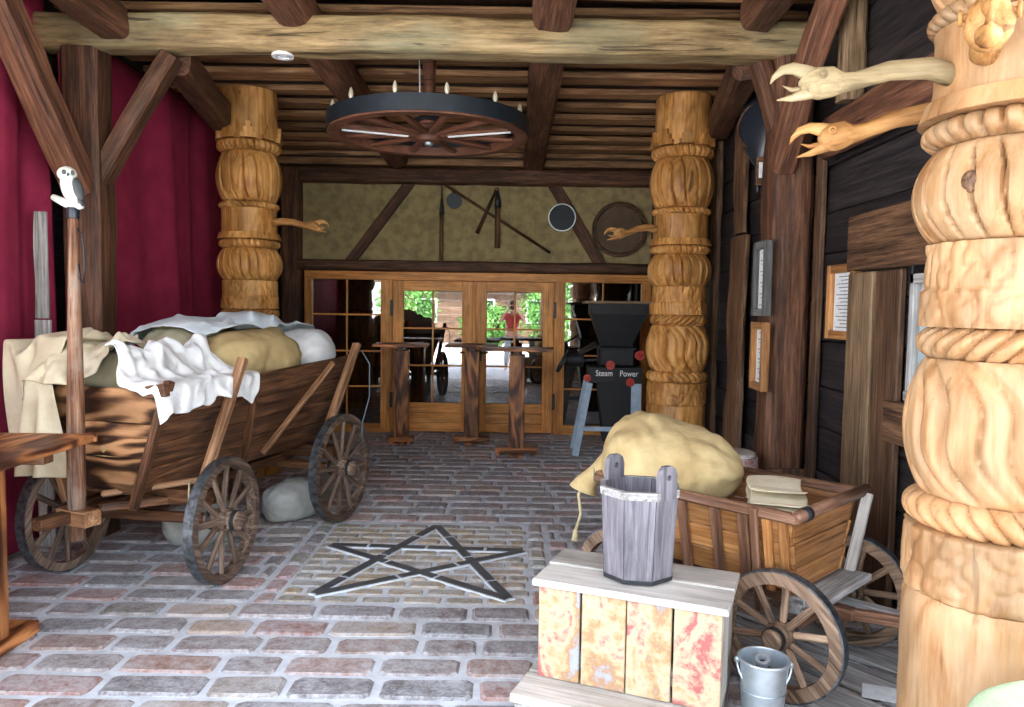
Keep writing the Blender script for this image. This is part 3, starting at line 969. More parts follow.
# white ring fixed under the tie beam
sm = empty('smoke_detector', (-1.56, 5.12, 3.265), 0, 'white round ring detector fixed under the tie beam', 'detector')
with frame(sm):
    disc_ring('housing', .072, .045, .022, 'whitepaint', sm, T(0, 0, -.004))
    lathe('sensor', [(.02, -.012), (.03, 0), (.03, .004)], 'whitepaint', sm, None, 20)

# ---- curtains
def curtain(name, label, y0, y1, z0, z1, seed):
    r_ = random.Random(seed)
    ny, nz = int((y1 - y0) / .018), 26
    ph = [r_.uniform(0, 6) for _ in range(6)]
    vs, fs = [], []
    for k in range(nz + 1):
        t = k / nz
        for i in range(ny + 1):
            yy = y0 + (y1 - y0) * i / ny
            s = yy * 0.95 + .16 * math.sin(t * 2.2 + ph[0]) + .25 * math.sin(yy * 1.7 + ph[1])
            d = .045 * math.sin(2 * PI * s * .8 + ph[2]) + .016 * math.sin(2 * PI * s * 1.9 + ph[3] + t) + .004 * math.sin(2 * PI * s * 4.1 + ph[4] + 2 * t)
            d *= (.55 + .45 * abs(math.sin(yy * 1.3 + ph[5])))
            vs.append((XL + .0 + d, yy + .03 * math.sin(t * 3 + yy * 4), z0 + (z1 - z0) * t))
    for k in range(nz):
        for i in range(ny):
            a = k * (ny + 1) + i
            fs.append((a, a + 1, a + ny + 2, a + ny + 1))
    o = mk(name, vs, fs, 'curtain', None, None, True)
    md = o.modifiers.new('thickness', 'SOLIDIFY'); md.thickness = .004
    return tag(o, label, 'curtain')
curtain('curtain', 'crimson curtain hanging left of the post with the owl staff before it', 3.0, 5.13, .02, 3.62, 1)
curtain('curtain', 'crimson curtain hanging between the post and the carved column', 5.16, 9.2, .02, 3.52, 2)
# ================================================================== CARVED COLUMNS
def carved(name, z0, z1, rf, mat, parent, n=120, seg=24):
    """rf(theta, t) -> radius"""
    vs, fs = [], []
    for i in range(seg + 1):
        t = i / seg
        for j in range(n):
            a = 2 * PI * j / n
            r = rf(a, t)
            vs.append((r * math.cos(a), r * math.sin(a), z0 + (z1 - z0) * t))
    for i in range(seg):
        for j in range(n):
            a, b = i * n + j, i * n + (j + 1) % n
            fs.append((a, b, b + n, a + n))
    fs.append(tuple(range(n))[::-1]); fs.append(tuple(seg * n + j for j in range(n)))
    o = mk(name, vs, fs, mat, parent)
    sharp_smooth(o, 55)
    return o

def groove(x, w=0.22):
    """0 on the ridge, 1 in the cut; period 1"""
    x = x % 1.0
    d = min(x, 1 - x)
    return max(0.0, 1 - d / w) ** 1.3

def bird(col, start, d, L, mat, s=1.0, rise=.03, open_=.5):
    """carved open-beaked bird head on a long neck: a part of its column"""
    d = Vector(d).normalized()
    up = Vector((0, 0, 1))
    side = d.cross(up).normalized()
    u2 = side.cross(d)
    P0 = Vector(start)
    def p(a, h, w=0): return P0 + d * a + u2 * h + side * w
    nk = [p(0, 0), p(L * .2, rise * .9), p(L * .42, rise * .8), p(L * .6, rise * .15), p(L * .68, 0)]
    neck = tube('bird_head', nk + [p(L * .74, .004), p(L * .82, .0), p(L * .88, -.004), p(L * .92, -.006)],
                [.048 * s, .046 * s, .040 * s, .036 * s, .042 * s, .062 * s, .066 * s, .052 * s, .02 * s], mat, col, 16, (.8, 1.0))
    b0 = L * .86
    tube('upper_beak', [p(b0 - .03, .018 * s), p(b0 + .02 * s, .046 * s), p(b0 + .07 * s, .064 * s), p(b0 + .115 * s, .058 * s), p(b0 + .15 * s, .030 * s), p(b0 + .165 * s, .004 * s)],
         [.040 * s, .032 * s, .025 * s, .019 * s, .011 * s, .002 * s], mat, neck, 12, (.6, 1))
    tube('lower_jaw', [p(b0 - .03, -.022 * s), p(b0 + .03 * s, -.042 * s), p(b0 + .08 * s, -.056 * s), p(b0 + .14 * s, -.062 * s)],
         [.042 * s, .030 * s, .018 * s, .003 * s], mat, neck, 12, (.8, .8))
    tube('jaw_ridge', [p(b0 + .03 * s, -.02 * s), p(b0 + .08 * s, -.022 * s), p(b0 + .115 * s, -.004 * s)], [.016 * s, .012 * s, .002 * s], mat, neck, 8, (.7, .8))
    for sg in (-1, 1):
        e = p(L * .82, .022 * s, sg * .05 * s)
        A, _ = axes(e, e + side * sg * .02)
        torus('eye_ring', .014 * s, .005 * s, mat, neck, A @ RY(PI / 2), 16, 6)
        ball('eye', .009 * s, .009 * s, .009 * s, mat, neck, T(*e), 10, 6)
    return neck

def column(loc, label, mat, seed, top=3.6, rot=0.0, birds=()):
    c = empty('carved_column', loc, rot, label, 'column')
    with frame(c):
        nz = lambda a, t, k: mnoise.noise((math.cos(a) * k + seed, math.sin(a) * k, t * k))
        carved('base', 0, .72, lambda a, t: .274 + .006 * nz(a, t * 3, 2.2) - (.012 if t > .985 else 0), mat, c, 72, 20)
        # bark-like relief between two shallow cuts
        def relief(a, t):
            v = abs(mnoise.noise((math.cos(a) * 5 + seed * 3, math.sin(a) * 5, t * 3.2)))
            return .268 + .012 * min(1, v * 4) - (.010 if t < .03 or t > .97 else 0)
        carved('carved_band', .72, .93, relief, mat, c, 150, 26)
        rope = lambda nn, tw, R, dp, sh=1: (lambda a, t: R * (1 - .14 * abs(2 * t - 1) ** 2.5) - 1.35 * dp * groove(a / (2 * PI) * nn + sh * tw * t, .25))
        carved('rope_ring', .93, 1.03, rope(26, 1.2, .285, .022), mat, c, 208, 12)
        def twist(a, t):
            R = .235 + .058 * math.sin(PI * min(1, max(0, t))) ** .75
            x = a / (2 * PI) * 9 + 1.15 * t + .22 * math.sin(2 * PI * t)
            g = groove(x, .18) + .55 * groove(x + .42, .09)
            f = math.sin(PI * t) ** .5
            return R - .044 * g * f
        carved('twisted_bulb', 1.03, 1.46, twist, mat, c, 240, 40)
        carved('rope_ring', 1.46, 1.56, rope(24, -1.6, .265, .024), mat, c, 192, 12)
        def relief2(a, t):
            v = mnoise.noise((math.cos(a) * 6 + seed * 5, math.sin(a) * 6, t * 2.6))
            return .238 + .012 * min(1, abs(v) * 4) + (.010 if t < .45 else 0)
        carved('carved_band', 1.56, 1.82, relief2, mat, c, 150, 26)
        def flute(nn, tw):
            def f(a, t):
                R = .225 + .072 * math.sin(PI * t) ** .7
                x = a / (2 * PI) * nn + tw * t + .12 * math.sin(2 * PI * t)
                return R - .045 * groove(x, .11) * math.sin(PI * t) ** .45
            return f
        carved('fluted_bulb', 1.82, 2.12, flute(22, .8), mat, c, 240, 32)
        carved('rope_ring', 2.12, 2.20, rope(30, .2, .278, .020), mat, c, 240, 10)
        carved('collar', 2.20, 2.26, lambda a, t: .290 - .02 * t, mat, c, 64, 4)
        carved('block', 2.26, 2.48, lambda a, t: .250 + .005 * nz(a, t * 3, 2.5), mat, c, 64, 10)
        carved('rope_ring', 2.48, 2.545, rope(34, .8, .275, .018), mat, c, 240, 8)
        carved('fluted_bulb', 2.545, 3.0, flute(15, .75), mat, c, 216, 36)
        carved('rope_ring', 3.0, 3.10, rope(30, .35, .290, .020), mat, c, 240, 10)
        carved('capital', 3.10, top, lambda a, t: .262 + .010 * nz(a, t * 3, 2.2) - .01 * t, mat, c, 64, 14)
        # stepped battlement pieces carved round the foot of the capital
        for k in range(9):
            a = 2 * PI * k / 9 + .13
            vs, fs = [], []
            for (w, z0, z1) in ((.14, 3.10, 3.14), (.09, 3.14, 3.19), (.04, 3.19, 3.24)):
                b = len(vs)
                for r_ in (-.02, .030):
                    for x_, z_ in ((-w / 2, z0), (w / 2, z0), (w / 2, z1), (-w / 2, z1)):
                        vs.append((r_, x_, z_))
                fs += [(b, b + 3, b + 2, b + 1), (b + 4, b + 5, b + 6, b + 7)]
                for j in range(4):
                    j2 = (j + 1) % 4
                    fs.append((b + j, b + j2, b + 4 + j2, b + 4 + j))
            mk('crown_step', vs, fs, mat, c, RZ(a) @ T(.262, 0, 0))
        for (st, d, L, bm_, s, rise) in birds:
            bird(c, st, d, L, bm_, s, rise)
    return c

column((-2.48, 7.1, 0), 'golden carved wooden column behind the loaded wagon and red curtain', 'column', 1, 3.56, 0,
       [((.22, -.06, .05 + 2.30), (1, -.2, -.06), .53, 'birdorange', .75, .03)])
column((1.565, 7.1, 0), 'golden carved wooden column beside the black grain machine', 'column', 5, 3.56, 1.0,
       [(RZ(-1.0) @ Vector((-.22, -.06, 2.34)), (RZ(-1.0) @ Vector((-1, -.25, -.12))), .48, 'birdorange', .75, .04)])
fc = column((1.565, 2.35, 0), 'large pale carved column in the right foreground with bird heads', 'colfront', 9, 3.5, 0.4,
       [(RZ(-.4) @ Vector((-.20, -.02, 2.315)), RZ(-.4) @ Vector((-1, -.02, -.05)), .55, 'birdpale', .74, .04),
        (RZ(-.4) @ Vector((-.06, .20, 2.27)), RZ(-.4) @ Vector((-1, .42, -.13)), .50, 'birdorange', .76, .03),
        (RZ(-.4) @ Vector((-.20, -.12, 2.36)), RZ(-.4) @ Vector((-.5, -.85, .10)), .24, 'birdorange', 1.15, .03)])

ball('knot', .012, .026, .032, 'brown', fc, T(1.318, 2.199, 1.985) @ RZ(math.atan2(-.157, -.256)), 14, 8)

# ================================================================== WHEELS
def wheel(parent, m, R, nsp, wood_, hubr, rimw=.06, rimd=.055, tire=True, hubL=.22, spw=.035):
    """wooden wheel in the XY plane of m, axis along Z: a part with its pieces"""
    rim = disc_ring('wheel', R - .008, R - .008 - rimd, rimw, wood_, parent, m, 56)
    if tire:
        disc_ring('iron_tire', R, R - .010, rimw * .96, 'tire', rim, m, 56)
    lathe('hub', [(hubr * .55, -hubL / 2), (hubr * .75, -hubL / 2 + .01), (hubr * .8, -hubL * .25), (hubr, -hubL * .14), (hubr, hubL * .14), (hubr * .8, hubL * .25), (hubr * .75, hubL / 2 - .01), (hubr * .55, hubL / 2)],
          wood_, rim, m, 24)
    for s in (-1, 1):
        disc_ring('hub_band', hubr * .86, hubr * .7, .022, 'iron', rim, m @ T(0, 0, s * hubL * .33), 24)
    for k in range(nsp):
        a = 2 * PI * (k + .5) / nsp
        p0 = Vector((math.cos(a) * hubr * .9, math.sin(a) * hubr * .9, .012 * (-1) ** k))
        p1 = Vector((math.cos(a) * (R - rimd), math.sin(a) * (R - rimd), 0))
        A, L = axes(p0, p1, (0, 0, 1))
        put('spoke', box_mesh(L, spw, spw * .8, .009, wood_), rim, m @ A)
    return rim

# ================================================================== LARGE HARVEST WAGON
wag = empty('harvest_wagon', (-2.14, 4.33, 0), -math.atan2(.29, .957), 'dark wooden harvest wagon heaped with sacks beside the red curtain', 'wagon')
with frame(wag):
    for (yy, R, k) in ((0, .36, 0), (1.38, .40, 1)):
        for sx in (-1, 1):
            wheel(wag, RZ(.13 * (1 - k)) @ T(sx * .505, yy, R) @ RY(PI / 2) @ RZ(.2 + sx), R, 12, 'wheel', .070, rimd=.046, spw=.034)
        st_ = RZ(.13 * (1 - k))
        bar('axle', st_ @ Vector((-.58, yy, R)), st_ @ Vector((.58, yy, R)), .055, .06, 'cart', wag, c=.012)
        bar('bolster', (-.44, yy, .50 + .02 * k), (.46, yy, .50 + .02 * k), .11, .09, 'cart', wag)
    bar('reach_pole', (0, -.1, .435), (0, 1.55, .455), .07, .06, 'cart', wag)
    bar('tongue', (-.02, .25, .47), (-.10, -.62, .455), .075, .06, 'cart', wag)
    bar('tongue_block', (-.16, -.40, .455), (.06, -.42, .455), .10, .085, 'cartlight', wag)
    bar('fork_arm', (.28, .1, .47), (.02, -.34, .49), .05, .045, 'cart', wag)
    bar('fork_arm', (-.30, .1, .47), (-.10, -.34, .49), .05, .045, 'cart', wag)
    bar('sway_bar', (.03, -.34, .565), (.44, .06, .60), .035, .035, 'cartlight', wag, c=.01)
    # trough: floor, four planks per side, end boards
    def xs_(f): return .20 + .225 * f
    def zt_(yy): return 1.13 + .045 * (yy + .3)
    for i in range(3):
        box('floor_plank', -.20 + i * .134, -.20 + i * .134 + .13, -.28, 1.74, .555, .58, 'cart', wag)
    for s in (-1, 1):
        for i in range(4):
            f0, f1 = i / 4 + .004, (i + 1) / 4 - .004
            def pt(f, yy): return (s * xs_(f), yy, .56 + (zt_(yy) - .56) * f)
            q = [pt(f0, -.30), pt(f0, 1.76), pt(f1, 1.76), pt(f1, -.30)]
            if s < 0: q = [q[1], q[0], q[3], q[2]]
            slab('side_plank', q, .026, 'cart', wag)
        bar('corner_post', (s * .225, -.315, .50), (s * .455, -.30, 1.19), .05, .04, 'cartlight' if s < 0 else 'cart', wag, up=(1, 0, 0))
        bar('side_stake', (s * .44, -.06, .54), (s * .485, .27, 1.28), .04, .058, 'cartlight', wag, up=(1, 0, 0))
        bar('side_stake', (s * .44, 1.19, .56), (s * .50, 1.63, 1.31), .04, .058, 'cartlight', wag, up=(1, 0, 0))
        bar('side_brace', (s * .265, .76, .60), (s * .452, 1.355, 1.18), .03, .035, 'cartlight', wag, up=(1, 0, 0))
        bar('side_cleat', (s * .235, .60, .58), (s * .440, .45, 1.14), .025, .06, 'cart', wag, up=(1, 0, 0))
    for yy, mat in ((-.275, 'cartflame'), (1.735, 'cart')):
        for i in range(3):
            f0, f1 = i / 3 + .004, (i + 1) / 3 - .004
            z0, z1 = .57 + .57 * f0, .57 + .57 * f1
            slab('end_plank', [(-xs_(f0) + .02, yy, z0), (xs_(f0) - .02, yy, z0), (xs_(f1) - .02, yy, z1), (-xs_(f1) + .02, yy, z1)], .028, mat, wag)
    bar('cross_piece', (.34, -.335, 1.13), (.47, -.335, 1.15), .04, .07, 'cart', wag)
    tube('brake_wire', [(.52, 1.66, 1.26), (.56, 1.72, 1.15), (.57, 1.70, .9), (.55, 1.62, .70), (.56, 1.60, .55)], .006, 'cable', wag, 6)
    tube('drag_rope', [(.42, -.12, .62), (.45, -.16, .56), (.44, -.15, .47), (.47, -.12, .42)], .006, 'rope', wag, 6)

WB = (-.475, .445, -.345, 1.78, 1.17)
# sacks in the wagon (wagon frame, each a thing of its own)
with frame(wag):
    for i, yy in enumerate((.02, .72, 1.40)):
        lab = 'sack buried lowest in the wagon %s' % ('behind its front board', 'amid its length', 'at its far end')[i]
        sack('grain_sack', (0, yy, .80), .62, .25, .30, 'burlap2', lab, PI / 2, 0, 40 + i, False, 'sacks heaped in the wagon')
    sacks = [
        ((-.16, .06, 1.15), .62, .24, .17, 'olive', 'olive grey sack at the front of the wagon load', .3, 3, True),
        ((-.18, .60, 1.25), .62, .26, .21, 'olive', 'dull grey-green sack midway under the pale blue cloth', 1.2, 8, False),
        ((.155, .80, 1.23), .84, .215, .19, 'burlap2', 'golden tan sack bulging over the near side of the wagon', 1.45, 12, False),
        ((-.16, 1.20, 1.26), .66, .26, .23, 'burlap', 'tan sack under the pale blue cloth at the far side', 1.7, 15, False),
        ((.10, 1.50, 1.22), .50, .26, .19, 'white', 'plump white sack at the far end of the wagon', .25, 21, False),
    ]
    for c, L, ry, rz_, mat, lab, ang, sd, nk in sacks:
        sack('grain_sack', c, L, ry, rz_, mat, lab, ang, 0, sd, nk, 'sacks heaped in the wagon')
    BL = [(c, (1.04 * (L * .5 * abs(math.cos(a)) + ry * abs(math.sin(a))), 1.04 * (L * .5 * abs(math.sin(a)) + ry * abs(math.cos(a))), rz_ * 1.2)) for c, L, ry, rz_, mat, lab, a, sd, nk in sacks]
    # pale blue cloth over the back of the heap
    g = drape(44, 36, lambda u, v: (-.46 + .56 * v + .04 * math.sin(u * 9), .25 + 1.20 * u + .22 * v, 1.56 + .03 * math.sin(u * 14 + v * 5) + .09 * mnoise.noise((u * 5, v * 5, 1)) + .06 * mnoise.noise((u * 13, v * 12, 3))), [WB], BL, 110)
    tag(cloth('linen_cloth', g, 'bluewhite'), 'large pale blue cloth spread over the sacks in the wagon', 'cloth', 'cloths on the wagon')
    # white cloth over the near front corner
    g = drape(40, 26, lambda u, v: (.06 + .46 * v + .02 * math.sin(u * 8), -.34 + .72 * u + .05 * math.sin(v * 11), 1.37 + .02 * math.sin(u * 15 + v * 9) - .05 * v + .07 * mnoise.noise((u * 7, v * 5, 5)) + .05 * mnoise.noise((u * 14, v * 11, 7))), [WB], BL, 110,
              pins=[j * 40 + i for j in range(3) for i in range(0, 40, 3)])
    tag(cloth('linen_cloth', g, 'white'), 'white cloth with tattered hem over the near front corner of the wagon', 'cloth', 'cloths on the wagon')
    # cream cloth hanging over the front board
    g = drape(28, 46, lambda u, v: (-.74 + .46 * u + .03 * math.sin(v * 9) * u, .06 - 1.02 * v, 1.34 + .04 * math.sin(u * 13 + v * 4) + .10 * math.exp(-((u - .75) * 5) ** 2)), [WB], BL, 240,
              pins=[j * 28 + i for j in range(15) for i in range(28)])
    tag(cloth('linen_cloth', g, 'cream'), 'cream cloth hanging down over the front board of the wagon', 'cloth', 'cloths on the wagon')
    g = drape(28, 26, lambda u, v: (-.46 + .36 * u, -.40 + .56 * v, 1.36 + .05 * math.sin(u * 12 + v * 6) + .08 * mnoise.noise((u * 8, v * 8, 9))), [WB], BL + [((-.30, -.16, 1.22), (.10, .16, .12))], 110,
              pins=[j * 28 + i for j in range(16, 26) for i in range(0, 28, 4)])
    tag(cloth('linen_cloth', g, 'cream'), 'crumpled cream cloth lying atop the front board by the staff', 'cloth', 'cloths on the wagon')
    # sacks on the floor underneath
    sack('floor_sack', (.10, 1.34, .12), .46, .18, .16, 'greycloth', 'grey sack lying on the floor under the wagon near its rear wheel', 1.3, 0, 31, True)
    sack('floor_sack', (-.14, .66, .12), .50, .20, .16, 'greycloth', 'grey sack on the floor under the middle of the wagon', .5, 0, 33, False)
    # staff with owl, standing in the tongue
    st = tube('owl_staff', [(-.055, -.415, .33), (-.055, -.415, .62), (-.05, -.415, 1.0), (-.048, -.41, 1.5), (-.05, -.405, 2.02), (-.05, -.405, 2.05)], [.040, .046, .043, .034, .026, .02], 'staff', None, 14)
    tag(st, 'wooden staff topped with a carved white owl, upright before the wagon', 'staff')
    lathe('black_band', [(.031, 2.035), (.032, 2.04), (.032, 2.085), (.03, 2.09)], 'leather', st, T(-.05, -.405, 0), 20)
    tube('wrist_strap', [(-.025, -.405, 1.98), (.012, -.405, 1.94), (.018, -.405, 1.80), (.010, -.405, 1.70), (-.016, -.405, 1.72), (-.02, -.405, 1.80)], .005, 'leather', st, 6)
    pc = tube('perch', [(-.155, -.43, 2.145), (-.10, -.42, 2.12), (-.045, -.405, 2.095), (.0, -.39, 2.10)], [.016, .022, .026, .014], 'owlwhite', st, 10)
    def owlshape(v):
        return Vector((v.x + .035 * (-(v.z) / .1) * .5, v.y, v.z))
    ow = ball('owl', .046, .045, .085, 'owlwhite', st, T(-.058, -.41, 2.19) @ RY(-.12), 20, 14, owlshape)
    ball('head', .047, .047, .040, 'owlwhite', ow, T(-.074, -.415, 2.262), 18, 12)
    for sx, sy in ((1, -1), (-1, -1)):
        ball('wing', .018, .030, .062, 'owlgrey', ow, T(-.058 + sx * .038 + .012, -.412 + .004, 2.185) @ RY(-.3), 14, 10)
    for e, (ex, ey) in enumerate(((-.052, -.455), (-.028, -.425))):
        ball('eye', .013, .008, .013, 'owlgrey', ow, T(ex, ey, 2.266), 10, 6)
    A, L = axes((-.036, -.444, 2.258), (-.03, -.452, 2.244))
    tube('beak', [(-.037, -.442, 2.258), (-.029, -.454, 2.242)], [.007, .001], 'owlgrey', ow, 6)
    tube('tail', [(-.02, -.40, 2.15), (.006, -.395, 2.10)], [.02, .012], 'owlgrey', ow, 8, (1, .5))
# ================================================================== HANDCART
# local frame: x along the near-to-far axle, y from the front end backward, z up
HC = Vector((1.365, 3.22, 0))
hc = empty('handcart', HC, math.atan2(.70, .714), 'small varnished wooden handcart carrying a burlap sack', 'handcart')
with frame(hc):
    R = .265
    for yy in (.0, .80):
        for sx in (-1, 1):
            wheel(hc, T(sx * .37, yy, R + .03) @ RY(PI / 2) @ RZ(.15 + sx), R, 10, 'wheel2', .055, rimw=.045, rimd=.05, hubL=.17, spw=.03)
        bar('axle', (-.43, yy, R + .03), (.43, yy, R + .03), .04, .045, 'handdark', hc, c=.01)
        bar('bolster', (-.26, yy, .385), (.26, yy, .385), .09, .07, 'grey', hc)
    bar('reach_pole', (0, -.15, .32), (0, .95, .32), .05, .05, 'handdark', hc)
    bar('drawbar', (.05, .1, .33), (.26, -.46, .27), .06, .05, 'grey', hc)
    bar('drawbar', (-.10, .05, .33), (.20, -.40, .29), .04, .045, 'handdark', hc)
    bar('drawbar_peg', (.17, -.38, .25), (.28, -.36, .26), .035, .05, 'cratetop', hc)
    Y0, Y1, ZB, ZT2, XB, XT = .0, .90, .425, .755, .215, .325
    for i in range(3):
        box('floor_plank', -XB + i * .157, -XB + i * .157 + .153, Y0 + .02, Y1 - .02, ZB, ZB + .02, 'hand', hc)
    def xx(f): return XB + (XT - XB) * f
    for s in (-1, 1):
        for i in range(3):
            f0, f1 = i / 3 + .006, (i + 1) / 3 - .006
            q = [(s * xx(f0), Y0, ZB + (ZT2 - ZB) * f0), (s * xx(f0), Y1, ZB + (ZT2 - ZB) * f0), (s * xx(f1), Y1 + .04 * f1, ZB + (ZT2 - ZB) * f1), (s * xx(f1), Y0 - .015 * f1, ZB + (ZT2 - ZB) * f1)]
            if s < 0: q = [q[1], q[0], q[3], q[2]]
            slab('side_plank', q, .018, 'hand', hc)
        bar('top_rail', (s * (XT + .012), Y0 - .05, ZT2 + .015), (s * (XT + .012), Y1 + .10, ZT2 + .015), .05, .045, 'handdark', hc, c=.01)
        for yb in (.02, .09, .20, .33, .50, .67, .82):
            wd = .05 if yb > .15 else .04
            bar('side_batten', (s * (XB + .018), yb + .02, ZB - .01), (s * (XT + .018), yb, ZT2), wd, .018, 'hand' if yb < .15 else 'handdark', hc, up=(1, 0, 0), c=.004)
        bar('side_stake', (s * (XB + .05), .145, ZB - .10), (s * (XT + .045), .135, ZT2 + .035), .034, .022, 'handdark', hc, up=(1, 0, 0))
    for yy, dy in ((Y0 + .015, -.015), (Y1 - .015, .04)):
        for i in range(3):
            f0, f1 = i / 3 + .006, (i + 1) / 3 - .006
            slab('end_plank', [(-xx(f0) + .012, yy + dy * f0, ZB + (ZT2 - ZB) * f0), (xx(f0) - .012, yy + dy * f0, ZB + (ZT2 - ZB) * f0),
                               (xx(f1) - .012, yy + dy * f1, ZB + (ZT2 - ZB) * f1), (-xx(f1) + .012, yy + dy * f1, ZB + (ZT2 - ZB) * f1)], .018, 'hand', hc)
    er = tube('end_rail', [(-XT - .03, Y0 - .04, ZT2 + .025), (XT + .05, Y0 - .04, ZT2 + .025)], .026, 'handdark', hc, 14)
    tube('iron_sleeve', [(-XT + .03, Y0 - .04, ZT2 + .025), (-XT + .08, Y0 - .04, ZT2 + .025)], .0295, 'iron', er, 14)
    tube('end_rail', [(-XT - .03, Y1 + .065, ZT2 + .025), (XT + .05, Y1 + .065, ZT2 + .025)], .026, 'handdark', hc, 14)
    bar('end_stake', (XB + .03, Y0 - .025, ZB - .03), (XT + .005, Y0 - .065, ZT2 + .02), .045, .03, 'cratetop', hc, up=(1, 0, 0))
    bar('end_board', (-.26, Y0 - .06, .41), (.27, Y0 - .06, .41), .12, .03, 'grey', hc)
    # burlap sack across the back of the cart
    sk = sack('burlap_sack', (-.06, .74, .825), .70, .29, .225, 'burlap', 'large full tan burlap sack lying across the handcart', -.95, .04, 5, False, flat=.78, taper=.34, rough=1.8)
    with frame(WM[hc.name]):
        tube('gathered_neck', [(-.15, .90, .83), (-.24, .995, .80), (-.285, 1.05, .765), (-.31, 1.08, .72), (-.32, 1.09, .68)], [.15, .085, .040, .055, .075], 'burlap', sk, 18)
        tube('neck_cord', [(-.285 + .045 * math.cos(k * PI / 4), 1.05 + .03 * math.cos(k * PI / 4), .765 + .045 * math.sin(k * PI / 4)) for k in range(9)], .008, 'rope', sk, 6)
        tube('dangling_cord', [(-.31, 1.07, .75), (-.345, 1.10, .66), (-.335, 1.09, .56), (-.35, 1.11, .47)], .008, 'rope', sk, 8)
        tube('cord_tassel', [(-.35, 1.11, .48), (-.352, 1.112, .42)], [.010, .02], 'rope', sk, 8)
    # folded cloths in the front of the cart
    def folded(name, label, mat, cx, cy, cz, w, d, n_, ang):
        vs, fs = [], []
        pts = []
        for k in range(n_):
            z = k * .024
            for i in range(9):
                u = i / 8 if k % 2 == 0 else 1 - i / 8
                pts.append((w * (u - .5) * (1 - .05 * k), z + .016 * math.sin(u * 5 + k * 2.6) + .006 * math.sin(u * 11)))
            if k < n_ - 1:
                sg = 1 if k % 2 == 0 else -1
                for q in (.25, .5, .75):
                    pts.append((sg * (w * .5 * (1 - .05 * k) + .016 * math.sin(PI * q)), z + .024 * q))
        m_ = 8
        for j in range(m_ + 1):
            y_ = d * (j / m_ - .5)
            for (px, pz) in pts:
                vs.append((px + .01 * math.sin(y_ * 20 + pz * 30), y_ + .008 * math.sin(px * 25), pz * (1 + .15 * math.sin(y_ * 9 + px * 8))))
        K = len(pts)
        for j in range(m_):
            for i in range(K - 1):
                a = j * K + i
                fs.append((a, a + 1, a + K + 1, a + K))
        o = mk(name, vs, fs, mat, None, T(cx, cy, cz) @ RZ(ang), True)
        md = o.modifiers.new('thickness', 'SOLIDIFY'); md.thickness = .005
        md = o.modifiers.new('smooth', 'SUBSURF'); md.levels = 1; md.render_levels = 1
        return tag(o, label, 'cloth', 'folded cloths in the handcart')
    folded('folded_cloth', 'folded cream cloth on top of the white one in the handcart', 'cream', -.04, .20, .745, .38, .24, 4, .55)
    folded('folded_cloth', 'folded white cloth at the bottom of the pair in the handcart', 'white', .0, .21, .66, .40, .26, 3, .2)
    folded('folded_cloth', 'folded grey cloth lying lowest beside the handcart end rail', 'greycloth', .02, .19, .455, .38, .26, 7, .1)

# weathered boards and a paper sheet on the floor under the handcart
for i in range(3):
    o = bar('floor_board', (.72 + i * .20, 3.75 + i * .2, .013), (1.62 + i * .11, 2.62 + i * .30, .013), .21, .022, 'grey', None, c=.003)
    tag(o, ('weathered grey floor board under the near wheel of the handcart', 'weathered grey floor board under the middle of the handcart', 'weathered grey floor board under the far wheel of the handcart')[i], 'board', 'boards under the handcart')
tag(mk('paper_sheet', [(-.09, -.06, 0), (.09, -.07, 0), (.10, .05, .004), (-.07, .07, 0), (-.09, -.06, -.001), (.09, -.07, -.001), (.10, .05, .003), (-.07, .07, -.001)],
       [(0, 1, 2, 3), (7, 6, 5, 4), (0, 4, 5, 1), (1, 5, 6, 2), (2, 6, 7, 3), (3, 7, 4, 0)], 'paper', None, T(1.56, 3.02, .027) @ RZ(-.3)), 'pale paper sheet lying on the boards beside the large column', 'paper')

# ================================================================== CRATE, WELL BUCKET, PAIL
CA = math.atan2(-.28, .685)
cr = empty('crate', (.508, 2.90, 0), CA, 'upturned wooden crate with peeling red and cream paint', 'crate')
with frame(cr):
    LX, LY, Z0, Z1 = .70, .355, .16, .555
    hx, hy = LX / 2, LY / 2
    for i in range(2):
        box('top_plank', -hx - .02, hx + .02, -hy - .02 + i * .2, -hy - .02 + i * .2 + .194, Z1 - .032 + .006 * i, Z1 + .006 * i - .004, 'cratetop', cr)
    for i in range(4):
        w = LX / 4
        box('front_board', -hx + i * w + .002, -hx + (i + 1) * w - .003 - (.004 if i in (0, 2) else 0), -hy, -hy + .02, Z0, Z1 - .033, 'peel', cr, c=.003)
        box('back_board', -hx + i * w + .002, -hx + (i + 1) * w - .003, hy - .02, hy, Z0, Z1 - .033, 'peel', cr, c=.003)
    for s in (-1, 1):
        for i in range(2):
            box('end_board', s * hx - (.02 if s > 0 else 0), s * hx + (0 if s > 0 else .02), -hy + .022 + i * .157, -hy + .022 + i * .157 + .153, Z0, Z1 - .033, 'cratetop', cr)
    box('inner_batten', -hx + .02, hx - .02, -hy + .021, -hy + .045, Z0 + .05, Z0 + .12, 'grey', cr)
pl = empty('plank_pallet', (.508, 2.90, 0), CA, 'low whitewashed plank base under the painted crate', 'pallet')
with frame(pl):
    for i in range(3):
        box('deck_plank', -.40, .34, -.34 + i * .205, -.34 + i * .205 + .19, .12, .155, 'cratetop', pl)
    for x_ in (-.34, .0, .29):
        box('bearer', x_ - .045, x_ + .045, -.33, .26, 0, .119, 'grey', pl)

